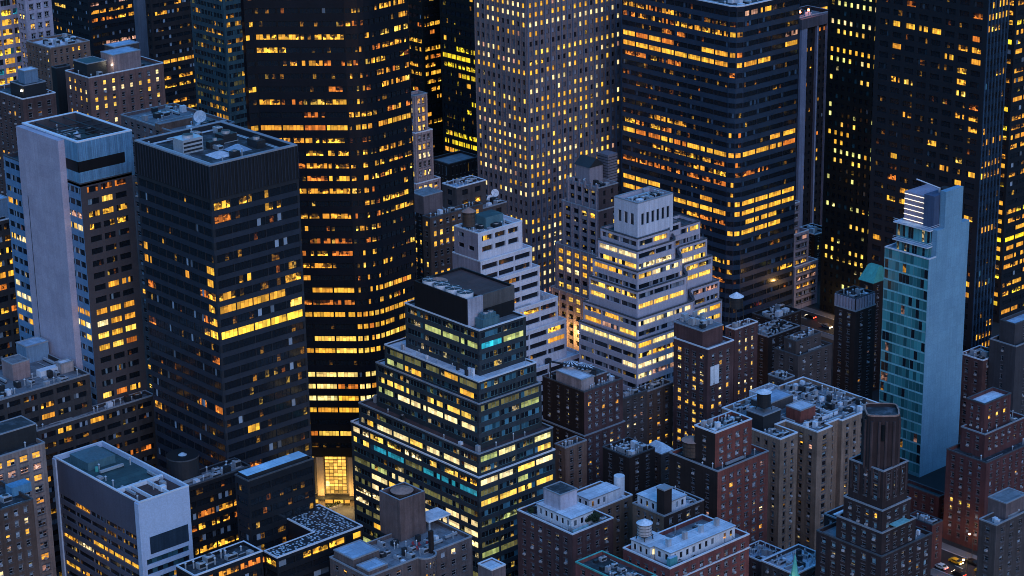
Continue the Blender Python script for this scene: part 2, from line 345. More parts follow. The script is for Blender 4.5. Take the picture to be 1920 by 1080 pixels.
# ------------------------------------------------------------------ building class
class Bld:
    def __init__(s, name, label, cat, c, D, wall, seed=1, frontmat=None):
        p = at_D(c[0], c[1], D); s.x, s.y, s.ztop = p.x, p.y, p.z; s.D = D
        s.root = thing(name, label, cat, (p.x, p.y, 0)); s.base = (p.x, p.y, 0)
        s.M = MB(s.base); s.Rf = MB(s.base); s.Pa = MB(s.base); s.wins = []; s.rg = random.Random(seed*7919+3); s.wall = wall; s.tiers = []
        s.roofobj = None; s.extra = []; s.special = []; s.label = label; BLDS.append(s)
    def pitch(s, px): return abs(z_of(s.x, s.y, 700)-z_of(s.x, s.y, 700+px))
    def sp(s, py, p=1, col=YEL, k=1): s.special.append((z_of(s.x, s.y, py), p, col, k))
    def rect(s, cy=None, z=None, L=None, Rr=None, sx=0, sy=0, lx=None, ly=None):
        x, y = s.x-sx, s.y-sy
        z = z if z is not None else z_of(x, y, cy)
        ly = ly if ly is not None else ext((x, y, z), YA, L); lx = lx if lx is not None else ext((x, y, z), XA, Rr)
        lx, ly = max(lx, 3), max(ly, 3)
        return [(x, y), (x+lx, y), (x+lx, y+ly), (x, y+ly)], z
    def tier(s, poly, z1, stR=None, stL=None, roof='roof_grey', ph=1.1, cop='coping_grey', ftop=None, styles=None, pt=.35):
        s.tiers.append(dict(poly=poly, z=z1, R=stR, L=stL, roof=roof, ph=ph, cop=cop, ftop=ftop, styles=styles, pt=pt))
    def done(s, ground=0.0):
        T = s.tiers
        for i, t in enumerate(T):
            poly, z1 = t['poly'], t['z']; nxt = T[i+1] if i+1 < len(T) else None
            if nxt and t.get('z0') is None:
                z0 = nxt['z']-nxt['ph'] if not nxt.get('flush') else nxt['z']
            else: z0 = ground if t.get('z0') is None else t['z0']
            zw = z1
            n = len(poly); t['zz'] = (z0, z1)
            for k in range(n):
                a, b = poly[k], poly[(k+1) % n]; e = Vector((b[0]-a[0], b[1]-a[1])); nn = Vector((e.y, -e.x)); mid = Vector(((a[0]+b[0])/2, (a[1]+b[1])/2))
                vis = nn.dot(-mid) > 0
                st = (t['styles'][k] if t['styles'] else (t['R'] if k == 0 else t['L'] if k == n-1 else None))
                ALLWALL.append(((a[0], a[1], z0), (b[0], b[1], z0), (b[0], b[1], z1), (a[0], a[1], z1)))
                if st and vis: facade(s.M, a, b, z0, zw, st, s.wins, s.rg, s.special, t['ftop'])
                else: s.M.poly([(*a, z0), (*b, z0), (*b, zw), (*a, zw)], (st or {}).get('wall', s.wall) if st else s.wall)
            ALLWALL.append(tuple((*p, z1-.1) for p in poly))
            if t.get('flush'): continue
            inn = inset(poly, t['pt']); out = inset(poly, -.06); zr = z1-t['ph']; cm = MT[t['cop']]
            s.Rf = MB(s.base); s.Pa = MB(s.base); s.Rf.poly([(*p, zr) for p in inn], MT[t['roof']])
            for k in range(n):
                j = (k+1) % n
                s.M.poly([(*inn[j], zr), (*inn[k], zr), (*inn[k], z1), (*inn[j], z1)], s.wall)
                s.Pa.poly([(*out[k], z1+.16), (*out[j], z1+.16), (*inn[j], z1+.16), (*inn[k], z1+.16)], cm)
                s.Pa.poly([(*out[k], z1-.25), (*out[j], z1-.25), (*out[j], z1+.16), (*out[k], z1+.16)], cm)
                s.Pa.poly([(*inn[j], z1-.02), (*inn[k], z1-.02), (*inn[k], z1+.16), (*inn[j], z1+.16)], cm)
            t['ro'] = s.Rf.build('roof', s.root); s.Pa.build('parapet', s.root); s.roofobj = s.roofobj or t['ro']
        s.M.build('facade', s.root)
        return s
    def part(s, name, mb, parent=None, **k): return mb.build(name, parent or s.root, **k)
    def mb(s): return MB(s.base)
    def bulk(s, poly, z0, z1, wall=None, roof='roof_grey', name='bulkhead', cop='coping_grey', doors=1, seed=0):
        m = s.mb(); wl = wall or s.wall; m.prism(poly, z0, z1, wl, MT[roof], False)
        o = inset(poly, -.12); i = inset(poly, .25); cm = MT[cop]; n = len(poly)
        for k in range(n):
            j = (k+1) % n
            m.poly([(*o[k], z1-.15), (*o[j], z1-.15), (*o[j], z1+.2), (*o[k], z1+.2)], cm); m.poly([(*o[k], z1+.2), (*o[j], z1+.2), (*i[j], z1+.2), (*i[k], z1+.2)], cm)
            m.poly([(*i[j], z1), (*i[k], z1), (*i[k], z1+.2), (*i[j], z1+.2)], cm)
        ALLWALL.append(tuple((*p, z1) for p in poly))
        return m.build(name, s.root)
    def bulk_r(s, x, y, lx, ly, z0, h, **k):
        return s.bulk([(x, y), (x+lx, y), (x+lx, y+ly), (x, y+ly)], z0, z0+h, **k)
    def clutter(s, ti, n, seed=0, avoid=None, big=1.0, kinds=('air_conditioner', 'vent_pipe', 'duct', 'hatch', 'pipe', 'air_conditioner')):
        """roof plant scattered on tier ti"""
        n = int(n*1.7)+3; t = s.tiers[ti]; z = t['z']-t['ph']; poly = inset(t['poly'], 1.0); rg = random.Random(seed+17*len(s.label)); xs = [p[0] for p in poly]; ys = [p[1] for p in poly]
        av = [inset(q['poly'], -.8) for q in s.tiers[:ti] if q['z'] > t['z']]+list(avoid or []); used = []
        for _ in range(n*14):
            if len(used) >= n: break
            x, y = rg.uniform(min(xs), max(xs)), rg.uniform(min(ys), max(ys)); kd = rg.choice(kinds)
            hx, hy = {'air_conditioner': (rg.uniform(.8, 1.8), rg.uniform(.7, 1.3)), 'vent_pipe': (.25, .25), 'duct': (rg.uniform(2, 5), .35), 'pipe': (rg.uniform(2, 6), .1), 'hatch': (.9, .7), 'skylight': (1.5, 1)}[kd]
            hx *= big; hy *= big
            if rg.random() < .5: hx, hy = hy, hx
            cs = [(x+a*hx, y+b*hy) for a in (-1, 1) for b in (-1, 1)]
            if not all(inside(c, poly) for c in cs): continue
            if any(inside(c, q) for c in cs for q in av): continue
            if any(abs(x-a) < hx+c+.2 and abs(y-b) < hy+d+.2 for a, b, c, d in used): continue
            used.append((x, y, hx, hy)); m = s.mb()
            if kd == 'air_conditioner':
                h = rg.uniform(1, 2.2)*big; mm = MT[rg.choice(('metal_light', 'metal_light', 'metal_dark', 'concrete'))]; m.box(x-hx, y-hy, z, x+hx, y+hy, z+h, mm)
                m.box(x-hx*.9, y-hy-.03, z+h*.25, x+hx*.9, y-hy, z+h*.85, MT['metal_dark']); m.cyl(x, y, min(hx, hy)*.75, z+h, z+h+.25, MT['metal_light'], 10, mt=MT['metal_dark'])
            elif kd == 'vent_pipe': hp = rg.uniform(.9, 2.2); m.cyl(x, y, .22*big, z, z+hp, MT['metal_light'], 8); m.cyl(x, y, .4*big, z+hp, z+hp+.35, MT['metal_light'], 8, .05)
            elif kd == 'duct': m.box(x-hx, y-hy, z+.4, x+hx, y+hy, z+1.1, MT['metal_light']); m.box(x-hx, y-hy, z, x-hx+.3, y+hy, z+.4, MT['metal_dark']); m.box(x+hx-.3, y-hy, z, x+hx, y+hy, z+.4, MT['metal_dark'])
            elif kd == 'pipe': m.box(x-hx, y-hy, z+.15, x+hx, y+hy, z+.35, MT['metal_light']); m.box(x-hx, y-hy, z, x-hx+.2, y+hy, z+.15, MT['metal_dark']); m.box(x+hx-.2, y-hy, z, x+hx, y+hy, z+.15, MT['metal_dark'])
            elif kd == 'skylight': m.box(x-hx, y-hy, z, x+hx, y+hy, z+.4, MT['metal_light']); m.prism([(x-hx, y-hy), (x+hx, y-hy), (x+hx, y+hy), (x-hx, y+hy)], z+.4, z+1.2, MT['tank_pale'], None, False, [(x-hx*.3, y-hy*.3), (x+hx*.3, y-hy*.3), (x+hx*.3, y+hy*.3), (x-hx*.3, y+hy*.3)])
            else: m.box(x-hx, y-hy, z, x+hx, y+hy, z+rg.uniform(.6, 2.4), MT[rg.choice(('concrete', 'metal_dark', 'coping_light'))])
            m.build(kd, t.get('ro') or s.root)
def rr(x, y, lx, ly): return [(x, y), (x+lx, y), (x+lx, y+ly), (x, y+ly)]
def water_tower(label, x, y, z, r=2.2, h=4.2, leg=2.5, tank='wood_tank', cone='cone_rust', group='rooftop water towers', ch=1.5, stripes=None):
    t = thing('water_tower', label, 'water tower', (x, y, z), group); b = (x, y, z)
    m = MB(b); m.cyl(x, y, r, z+leg, z+leg+h, MT[tank], 20, r*.96)
    for k in range(4): m.cyl(x, y, r*1.015, z+leg+h*(.12+.25*k), z+leg+h*(.12+.25*k)+.09, MT['metal_dark'], 20)
    m.build('tank', t)
    m = MB(b); n = 20; zt = z+leg+h
    for i in range(n):
        a0, a1 = 2*math.pi*i/n, 2*math.pi*(i+1)/n; mm = MT[cone] if not stripes or i % 2 else MT[stripes]
        m.poly([(x+r*1.12*math.cos(a0), y+r*1.12*math.sin(a0), zt-.05), (x+r*1.12*math.cos(a1), y+r*1.12*math.sin(a1), zt-.05), (x, y, zt+ch)], mm)
    m.poly([(x+r*1.12*math.cos(-2*math.pi*i/n), y+r*1.12*math.sin(-2*math.pi*i/n), zt-.05) for i in range(n)], MT[cone]); m.build('roof', t)
    if leg > .6:
        m = MB(b); m.box(x-r*.85, y-r*.85, z+leg-.3, x+r*.85, y+r*.85, z+leg, MT['metal_dark']); m.build('platform', t)
        for sx in (-1, 1):
            for sy in (-1, 1):
                m = MB(b); m.bar((x+sx*r*.8, y+sy*r*.8, z), (x+sx*r*.7, y+sy*r*.7, z+leg-.3), .28, MT['metal_dark']); m.build('leg', t)
    return t
# ================================================================== GROUND
def sheet(name, pts, z, m, **k):
    b = MB((0, 0, 0)); b.poly([(*p, z) for p in pts], m); o = b.build(name); o['kind'] = 'structure'
    for a, v in k.items(): o[a] = v
    return o
mat('asphalt', (.045, .045, .05), .8, .3, 0); mat('pavement', (.16, .16, .17), .85, .3, 0); mat('paint', (.7, .7, .68), .7)
sheet('ground', [(-2500, -2500), (6500, -2500), (6500, 6500), (-2500, 6500)], 0, MT['asphalt'])
BR = lambda n, c, **k: mat(n, (c[0]*.82, c[1]*.72, c[2]*.66), .9, .35, .3, **k)
LIT = lambda p, pal, **k: dict(p=p, pal=pal, **k)
# ================================================================== T2: dark office tower with the bright band
W2 = mat('dark_panel', (.040, .046, .060), .55, .2, .1); W2b = mat('dark_spandrel', (.042, .056, .085), .45, .2, .1); W2c = mat('dark_louvre', (.028, .032, .042), .6, .1, .5)
b = Bld('office_tower', 'black office tower with one bright yellow lit band and a tall dark windowless crown', 'tower', (392, 311), 630, W2, 2)
fh = b.pitch(23.5)
p, z = b.rect(cy=311, L=252, Rr=557); zb = z_of(b.x, b.y, 376)
crown = dict(fh=3, bay=1.6, wall=W2c, blank=1)
stR = dict(fh=fh, bay=5.6, ow=.965, wh=.60, k=4, me=.7, wall=W2, band=W2b, dep=.22, lit=LIT(.19, P_OFF, fl=.25, run=.4, even=.2, fill=.75, sky=.03, dim=.12, pos=[(0, .5, 1.5), (.5, .8, .5), (.8, 1.01, .8)]))
stL = dict(stR, lit=LIT(.34, P_OFF, fl=.35, run=.5, dim=.03, sky=.03, pos=[(0, .14, 1.1), (.14, .82, .05), (.82, 1, 1.6)]), k=4, bay=4.0, nosp=1, spos=(.84, 1))
b.sp(635, 1, (1.7, 1.0, .08), 1.15); b.sp(592, .45, GOLD, .7); b.sp(676, .55, ORG, .9)
b.sp(721, 0, GOLD, 0); b.sp(745, .05, GOLD)
b.tier(p, z, crown, crown, 'roof_dark', 1.6, 'coping_grey', pt=1.2)
b.tier(p, zb, stR, stL, ftop=1.0); b.tiers[-1]['flush'] = True
b.done(); T2 = b
m = b.mb()                          # fluting of the crown
for i in range(27):
    t_ = i/26
    x = p[0][0]+(p[1][0]-p[0][0])*t_; m.box(x-.12, p[0][1]-.22, zb+.3, x+.12, p[0][1]-.01, z-.4, W2b)
    y = p[0][1]+(p[3][1]-p[0][1])*t_; m.box(p[0][0]-.22, y-.12, zb+.3, p[0][0]-.01, y+.12, z-.4, W2b)
b.part('louvre', m)
X0, Y0 = p[0]; LX, LY = p[1][0]-X0, p[3][1]-Y0; zr = z-1.6
m = b.mb()
for k in (3.2, 3.9):                # perimeter rails for the window cradle
    for q0, q1 in (((k, k), (LX-k, k)), ((k, k), (k, LY-k)), ((LX-k, k), (LX-k, LY-k)), ((k, LY-k), (LX-k, LY-k))): m.bar((X0+q0[0], Y0+q0[1], zr+.5), (X0+q1[0], Y0+q1[1], zr+.5), .22, MT['metal_light'])
b.part('rail', m, b.roofobj)
for dx, dy, hx, hy, h, mm in ((8, 22, 7, 5, 4.2, 'metal_light'), (22, 23, 5, 4, 2.5, 'metal_dark'), (12, 12, 3.2, 3.2, 1.2, 'roof_white'), (19, 13, 3, 3, 1.6, 'roof_blue'), (25, 12, 3, 5, 2.2, 'metal_dark'), (16, 20, 5, 2, 2.0, 'metal_dark')):
    m = b.mb(); x, y = X0+dx, Y0+dy
    if 'roof' in mm: m.prism(rr(x-hx, y-hy, 2*hx, 2*hy), zr, zr+h, MT[mm], None, False, rr(x-.4, y-.4, .8, .8)); b.part('skylight', m, b.roofobj)
    else:
        m.box(x-hx/2, y-hy/2, zr, x+hx/2, y+hy/2, zr+h, MT[mm])
        for q_ in range(3): m.box(x-hx/2+.3, y-hy/2-.05, zr+.5+q_*h*.28, x+hx/2-.3, y-hy/2, zr+.5+q_*h*.28+h*.14, MT['metal_dark'])
        m.cyl(x, y, min(hx, hy)*.33, zr+h, zr+h+.8, MT['metal_light'], 14, mt=MT['metal_dark']); b.part('cooling_unit', m, b.roofobj)
b.clutter(0, 10, 4)
# ================================================================== T1: white slab tower
W1 = mat('brown_grey_stone', (.105, .092, .105), .8, .15, .1); W1w = joints(mat('white_slab', (.40, .37, .46), .7, .18, .10), 4.3, 3.7, .86); W1b = mat('blue_panel', (.12, .24, .40), .5, .2, .15); W1c = mat('blue_metal_sheet', (.13, .30, .46), .45, .2, .45)
b = Bld('office_tower', 'grey office tower with a tall pale slab up its left side and blue metal crown', 'tower', (143.6, 267), 672, W1, 1)
fh = b.pitch(22.2)
p, z = b.rect(cy=267, L=41, Rr=247); zb = z_of(b.x, b.y, 345)
cr = dict(fh=3, bay=2, wall=W1c, blank=1)
stR = dict(fh=fh, bay=5.6, ow=.80, wh=.48, k=5, me=1.8, wall=W1, band=W1, dep=.3, lit=LIT(.42, P_OFF, fl=.2, run=.5, fill=.8, sky=.12, skyc=(.2, .3, .38)))
stL = dict(fh=fh, bay=3.1, ow=.94, wh=.50, k=4, me=.3, wall=W1b, band=W1b, dep=.3, lit=LIT(.35, P_WRM, fl=.3, run=.5, sky=.2))
b.sp(610, 1, (1.6, 1.3, .6), 1.1); b.sp(632, .9, YEL, 1); b.sp(654, .8, GOLD, .9); b.sp(588, .8, AMB, .8)
b.sp(676, .0, AMB); b.sp(697, .0, AMB); b.sp(720, .05, AMB)
b.tier(p, z, cr, dict(cr, wall=W1c), 'roof_teal', 4.5, 'coping_light', pt=1.0)
p2, _ = b.rect(z=zb, L=41, Rr=247); lyb = ext((b.x, b.y, zb), YA, 6)
p2[2] = (p2[2][0], b.y+lyb); p2[3] = (p2[3][0], b.y+lyb)
b.tier(p2, zb, stR, stL, 'roof_dark', 1.0, 'coping_dark', ftop=1.5)
b.tiers[-1]['flush'] = False
b.done()
# tier 2's roof lies inside the crown except on its far left; bring crown down to it
m = b.mb()
ya = b.y+ext((b.x, b.y, z), YA, 120); yb = b.y+ext((b.x, b.y, z), YA, 41)
m.box(b.x-2.2, ya, 0, b.x-.02, yb, z-.5, W1w)
m.poly([(b.x-2.21, yb-3.6, 60), (b.x-2.21, yb-3.9, 60), (b.x-2.21, yb-3.9, z-22), (b.x-2.21, yb-3.6, z-22)], MT['frame_dark'])
b.part('wall_slab', m); ALLWALL.append(((b.x-2.2, ya, 0), (b.x-2.2, yb, 0), (b.x-2.2, yb, z), (b.x-2.2, ya, z)))
m = b.mb()                          # dark louvre band round the crown's corner
zl0, zl1 = z_of(b.x, b.y, 324), z_of(b.x, b.y, 304); lx = (p[1][0]-b.x)
m.box(b.x-.06, b.y-.06, zl0, b.x+lx*.84, b.y+.3, zl1, MT['frame_dark']); m.box(b.x-.06, b.y-.05, zl0, b.x+.3, ya-.1, zl1, MT['frame_dark']); b.part('louvre', m)
m = b.mb()
for i in range(30):
    x = b.x+lx*(i+.5)/30; m.box(x-.1, b.y-.12, zb+.6, x+.1, b.y-.065, zl0-.3, W1b); m.box(x-.1, b.y-.12, zl1+.3, x+.1, b.y-.065, z-.4, W1b)
b.part('rib', m)
zr = z-4.5; m = b.mb()
for i in range(4):
    m.bar((b.x+1.2, b.y+4+i*5.5, zr+4), (p[1][0]-1.2, b.y+4+i*5.5, zr+4), .3, MT['metal_dark'])
for i in range(3): m.bar((b.x+4+i*5, b.y+1.2, zr+4), (b.x+4+i*5, p[3][1]-1.2, zr+4), .3, MT['metal_dark'])
b.part('frame', m, b.roofobj)
for i, (dx, dy) in enumerate(((7, 6), (10, 9), (13, 5))):
    m = b.mb(); m.cyl(b.x+dx, b.y+dy, 1.7, zr, zr+2.2, MT['metal_light'], 18, mt=MT['metal_dark']); m.cyl(b.x+dx, b.y+dy, .5, zr+2.2, zr+2.4, MT['metal_light'], 8); b.part('cooling_fan', m, b.roofobj)
b.clutter(0, 9, 2)
# ================================================================== M3: curved black tower
W3 = mat('black_metal', (.010, .014, .024), .4, .2, .1); W3b = mat('black_spandrel', (.014, .020, .034), .35, .2, .1)
b = Bld('curved_tower', 'very tall black tower with a curving front and a glowing glass lobby at its foot', 'tower', (625, 945), 706, W3, 3)
pb = at_D(505, 700, 706+2); pc = at_D(690, 700, 706); RT = gx
B_ = Vector((pb.x, pb.y)); C_ = Vector((pc.x, pc.y)); d = (C_-B_)
A_ = B_+Vector((-ext((pb.x, pb.y, 230), -XA, 428), -.8)); 
arc = []
ux = Vector((1, .10)).normalized(); e = d.normalized()
for i in range(5):                  # smooth bend at C
    t_ = (i+1)/6; dd = (e*(1-t_)+ux*t_).normalized(); arc.append(dd)
pts = [tuple(A_), tuple(B_+Vector((-2.2, 0))), tuple(B_+e*1.2+Vector((0, .2))), tuple(C_-e*3.0)]
cur = C_-e*3.0
for dd in arc: cur = cur+dd*2.0; pts.append(tuple(cur))
zz = 150; Lr = ext((cur.x, cur.y, zz), Vector((ux.x, ux.y, 0)), 768); cur = cur+ux*Lr; pts.append(tuple(cur))
cur = cur+Vector((2.2, 2.6)); pts.append(tuple(cur)); nfront = len(pts)-1
far = cur+cur.normalized()*30; pts.append(tuple(far)); pts.append(tuple(A_+A_.normalized()*42))
zt = z_of(C_.x, C_.y, -120)
b.x, b.y = C_.x, C_.y
fh = b.pitch(22.3)
st = dict(fh=fh, bay=7.5, ow=.95, wh=.42, k=6, me=.2, wall=W3, band=W3b, dep=.25, lit=LIT(.50, P_TWR, fl=.06, run=.68, even=.10, fill=.78, dim=.14, sky=.01, same=.6))
s2 = dict(st, bay=2.2, k=2, ow=.97); s3 = dict(st, bay=6.5, lit=LIT(.24, P_TWR, fl=.2, run=.6, dim=.06, sky=0))
styles = [st, s2, st]+[s2]*6+[s3, None, None, None]
styles = (styles+[None]*20)[:len(pts)]
for i in range(len(pts)):
    if i >= nfront: styles[i] = None
for yy, c_, k_ in ((708, (1.5, 1.05, .3), 1.15), (729, (1.5, 1.05, .3), 1.1), (749, (1.5, 1.15, .4), 1.15), (650, YEL, 1.0), (671, YEL, 1.0), (545, GOLD, .9), (825, YEL, .8), (243, GOLD, .9), (625, GOLD, .7), (590, GOLD, .8)): b.sp(yy, .93 if k_ > 1 else .8, c_, k_)
b.sp(690, .12, GOLD); b.sp(775, .4, GOLD, .8); b.sp(797, 0, GOLD); b.sp(843, .2, ORG)
zlob = z_of(C_.x, C_.y, 857)
b.tiers.append(dict(poly=pts, z=zt, R=None, L=None, roof='roof_dark', ph=1.5, cop='coping_dark', ftop=1.5, styles=styles, pt=.5, z0=zlob))
lobW = mat('lobby_pier', (.20, .17, .14), .7)
lp = inset(pts, 1.5)
b.tiers.append(dict(poly=lp, z=zlob+.5, R=None, L=None, roof='roof_dark', ph=1, cop='coping_dark', ftop=1.2, pt=.4, z0=0, flush=True,
    styles=[dict(fh=zlob, bay=30, blank=1, wall=lobW)]*len(pts)))
b.done()
# lobby: tall glass bays between broad piers, on the front C side
def lobby(p0, p1, z0, z1):
    u = (p1-p0); Ln = u.length; u.normalize(); n = Vector((u.y, -u.x)); P = lambda s, z, dd: (p0.x+u.x*s+n.x*dd, p0.y+u.y*s+n.y*dd, z)
    edges = [-1.0, 5.0, 9.2, 13.0, 19.5]; k = 0
    xs = [Ln-13.6, Ln-10.8, Ln-4.6, Ln-1.6]
    segs = [(.2, 2.2), (xs[0]+.6, xs[0]+3.4), (xs[1]+1.6, xs[2]+1.6), (xs[3]+2.9, Ln+2.6)]
    segs = [(Ln-31, Ln-24.5), (Ln-21, Ln-16.2), (Ln-12.6, Ln-5.6), (Ln-2.4, Ln+.4)]
    for a, c in segs:
        m = b.mb(); m.poly([P(a-.2, z0, .05), P(c+.2, z0, .05), P(c+.2, z1, .05), P(a-.2, z1, .05)], MT['frame_bronze']); nx, nz = max(2, int((c-a)/1.2)), 11; rg = random.Random(5)
        for i in range(nx):
            for j in range(nz):
                s0 = a+(c-a)*i/nx+.08; s1 = a+(c-a)*(i+1)/nx-.08; t0 = z0+(z1-z0)*j/nz+.1; t1 = z0+(z1-z0)*(j+1)/nz-.1
                g_ = 1.25 if j > 1 else .7; m.poly([P(s0, t0, .12), P(s1, t0, .12), P(s1, t1, .12), P(s0, t1, .12)], GLASS, litc(rg, (1.4, .72, .12), g_, True))
        b.part('lobby_window', m)
    m = b.mb()
    for a in (Ln-23.6, Ln-15.2, Ln-4.6):
        q = [P(a, 0, .2), P(a+2.2, 0, .2), P(a+2.2, 0, 1.3), P(a, 0, 1.3)]; m.prism([(v[0], v[1]) for v in q][::-1], 0, z1, mat('lobby_stone', (.34, .26, .18), .7))
    b.part('pier', m)
    m = b.mb(); rg = random.Random(8)
    for i in range(9):
        s0 = Ln-31+i*3.5
        m.poly([P(s0, .6, .3), P(s0+3.0, .6, .3), P(s0+3.0, z0-1.2, .3), P(s0, z0-1.2, .3)], GLASS, litc(rg, (1.5, .75, .1), 1.2, True))
    b.part('entrance', m)
    q = [P(Ln-32, 0, .05), P(Ln+1, 0, .05), P(Ln+1, 0, 3.0), P(Ln-32, 0, 3.0)]; m = b.mb(); m.prism([(v[0], v[1]) for v in q][::-1], z0-1.0, z0-.3, MT['metal_dark']); b.part('canopy', m)
    return [P(Ln-a_, 0, 5.0) for a_ in (5, 13, 21)]
LP0, LP1 = Vector(lp[2]), Vector(lp[3])
lamps = lobby(LP0, LP1, z_of(C_.x, C_.y, 929), zlob-.3)
for q in lamps:
    l = bpy.data.lights.new('lobby_light', 'POINT'); l.energy = 600; l.color = (1, .62, .18); l.shadow_soft_size = 1; lo = bpy.data.objects.new('lobby_light', l); COL.objects.link(lo); lo.location = (q[0], q[1], 5.2)
# ================================================================== C: green-glass setback building
WC = mat('slate_green_panel', (.055, .068, .080), .5, .2, .1); WCb = mat('slate_green_spandrel', (.065, .085, .105), .4, .2, .1)
b = Bld('setback_office_building', 'stepped dark green glass office block with pale terrace ledges and a black plant box', 'building', (898, 620), 640, WC, 4)
fh = b.pitch(19.8)
stR = dict(fh=fh, bay=8.0, ow=.93, wh=.56, k=5, me=.6, wall=WC, band=WCb, dep=.25, frame=MT['frame_teal'], lit=LIT(.22, P_CEN, fl=.3, run=.5, same=.6, even=.6, dim=.25, sky=.34, skyc=(.08, .24, .34)))
P_CL = [(YEL, 2.4), (CRM, 2.6), (GRN, 1.4), (DIMG, 2.2), (GOLD, .8), (TEAL, .03)]
stL = dict(stR, lit=LIT(.46, P_CL, fl=.10, run=.62, same=.6, even=.75, fill=.82, dim=.25, sky=.12, skyc=(.06, .16, .20)), nosp=1)
b.sp(650, .85, (.03, .55, .75), 1.3)
mk = lambda cy, L, Rr, s: b.rect(cy=cy, L=L, Rr=Rr, sx=s, sy=s)
a1, z1 = mk(620, 758.6, 986, 0); b.tier(a1, z1, stR, stL, 'roof_grey', .7, 'coping_light', ftop=1.0)
a2, z2 = mk(716, 720.5, 1005.6, 4.2); b.tier(a2, z2, stR, stL, 'roof_white', .5, 'coping_light', ftop=.9)
a3, z3 = mk(758, 704, 1015, 5.4); b.tier(a3, z3, stR, stL, 'roof_white', .4, 'coping_grey', ftop=.9)
a4, z4 = mk(852, 672, 1037, 8.9); b.tier(a4, z4, stR, stL, 'roof_red', .6, 'coping_grey', ftop=1.1)
a5, z5 = mk(896, 657.5, 1041, 10.1); b.tier(a5, z5, stR, stL, 'roof_white', .4, 'coping_light', ftop=1.2)
zc = b.x
for py, p_, c_, k_ in ((868, .97, (1.5, 1.3, .65), 1.15), (835, .8, (1.5, 1.25, .5), 1.0), (972, .6, WHT, 1.0), (697, .8, (.5, .7, .35), .5), (1012, .5, YEL, .9)): b.sp(py, p_, c_, k_)
b.done()
WM = mat('black_louvre', (.022, .023, .030), .6, .1, .35); zr = z1-.7
mx, my = b.x+.15, b.y+5.5; zt = z_of(mx, my, 562); mlx = ext((mx, my, zt), XA, 964); mly = ext((mx, my, zt), YA, 776)
m = b.mb(); wl = .45; zi = zt-4.5
m.prism(rr(mx, my, mlx, mly), zr, zi, WM, MT['roof_dark'], False)
m.box(mx, my, zi, mx+wl, my+mly, zt, WM); m.box(mx+wl, my, zi, mx+mlx*.32, my+wl, zt, MT['concrete']); m.box(mx+mlx*.32, my, zi, mx+mlx, my+wl, zt, mat('grey_tile', (.13, .125, .13), .8)); m.box(mx+mlx-wl, my+wl, zi, mx+mlx, my+mly, zt, WM); m.box(mx+wl, my+mly-wl, zi, mx+mlx-wl, my+mly, zt, WM)
m.box(mx+mlx*.02, my-.25, zr+.2, mx+mlx*.33, my-.003, zt-.1, mat('pale_panel', (.36, .36, .44), .7)); m.box(mx+mlx*.33, my-.12, zr+4.8, mx+mlx, my-.003, zt-.05, MT['grey_tile'])
m.box(mx+mlx*.35, my+wl, zt-1.2, mx+mlx-wl, my+mly-wl, zt-.7, MT['roof_red'])
b.part('plant_box', m); ALLWALL.append(((mx, my, zr), (mx, my+mly, zr), (mx, my+mly, zt), (mx, my, zt))); ALLWALL.append(((mx, my, zr), (mx+mlx, my, zr), (mx+mlx, my, zt), (mx, my, zt)))
for i in range(4):
    y = my+4.2+i*5.3; x = mx+3.1; m = b.mb(); m.cyl(x, y, 2.35, zi, zt+.6, MT['coping_light'], 24, 2.5, MT['metal_dark']); m.cyl(x, y, 2.5, zt+.6, zt+.75, MT['coping_light'], 24, mt=MT['metal_dark']); m.cyl(x, y, .45, zt+.75, zt+1.0, MT['metal_light'], 8)
    for k in range(3):
        a = k*math.pi/3; m.bar((x-2.3*math.cos(a), y-2.3*math.sin(a), zt+.8), (x+2.3*math.cos(a), y+2.3*math.sin(a), zt+.8), .12, MT['metal_light'])
    b.part('cooling_fan', m)
water_tower('low rust-capped water tank inside the black plant box behind four round fans', mx+4.8, my+mly-5, zi, 3.0, 4.3, .3, 'tank_pale', 'cone_rust', ch=1.2)
m = b.mb(); m.box(mx+2.5, b.y+1.2, zr, mx+9, b.y+4.6, zr+3.0, mat('green_metal', (.08, .17, .21), .5)); m.box(mx+3.5, b.y+1.6, zr+3.0, mx+8, b.y+4.2, zr+4.2, MT['green_metal']); b.part('chiller', m)
m = b.mb(); m.cyl(mx+5, b.y+2.8, .8, zr+4.2, zr+4.7, MT['metal_light'], 12, mt=MT['metal_dark']); m.cyl(mx+7, b.y+2.8, .8, zr+4.2, zr+4.7, MT['metal_light'], 12, mt=MT['metal_dark']); b.part('fan', m)
b.clutter(1, 8, 3, kinds=('hatch', 'vent_pipe'), big=.5); b.clutter(3, 12, 8, big=.7, kinds=('hatch', 'vent_pipe', 'air_conditioner'))
# ================================================================== M6: tall grid tower
W6 = mat('grey_granite', (.19, .155, .17), .75, .15, .15); W6b = mat('blue_granite', (.11, .15, .23), .65, .15, .1)
b = Bld('grid_tower', 'tall granite tower with a fine grid of small lit windows between thin vertical piers', 'tower', (989, 150), 900, W6, 6)
fh = b.pitch(16.35)
p, z = b.rect(cy=-90, L=886, Rr=1166)
stR = dict(fh=fh, bay=3.02, ow=.46, wh=.52, k=1, me=.6, wall=W6, band=W6, dep=.4, fin=(.38, .45, W6b), lit=LIT(.88, [(YEL, 3), (CRM, 2.5), (GOLD, 2), (PNK, .5)], fl=.02, run=.35, same=.6, even=.95, dim=.08, sky=.5, skyc=(.22, .26, .36), gain=1.0))
stL = dict(stR, fin=(.3, .35, W6), bay=2.95, lit=LIT(.95, [(YEL, 2), (CRM, 3.5), (GOLD, 2), (PNK, .5)], fl=.04, run=.35, same=.6, even=.95, sky=.2, skyc=(.2, .2, .26)))
b.sp(393, .0, YEL); b.sp(405, .0, YEL); b.sp(90, .15, YEL)
b.tier(p, z, stR, stL); b.done()
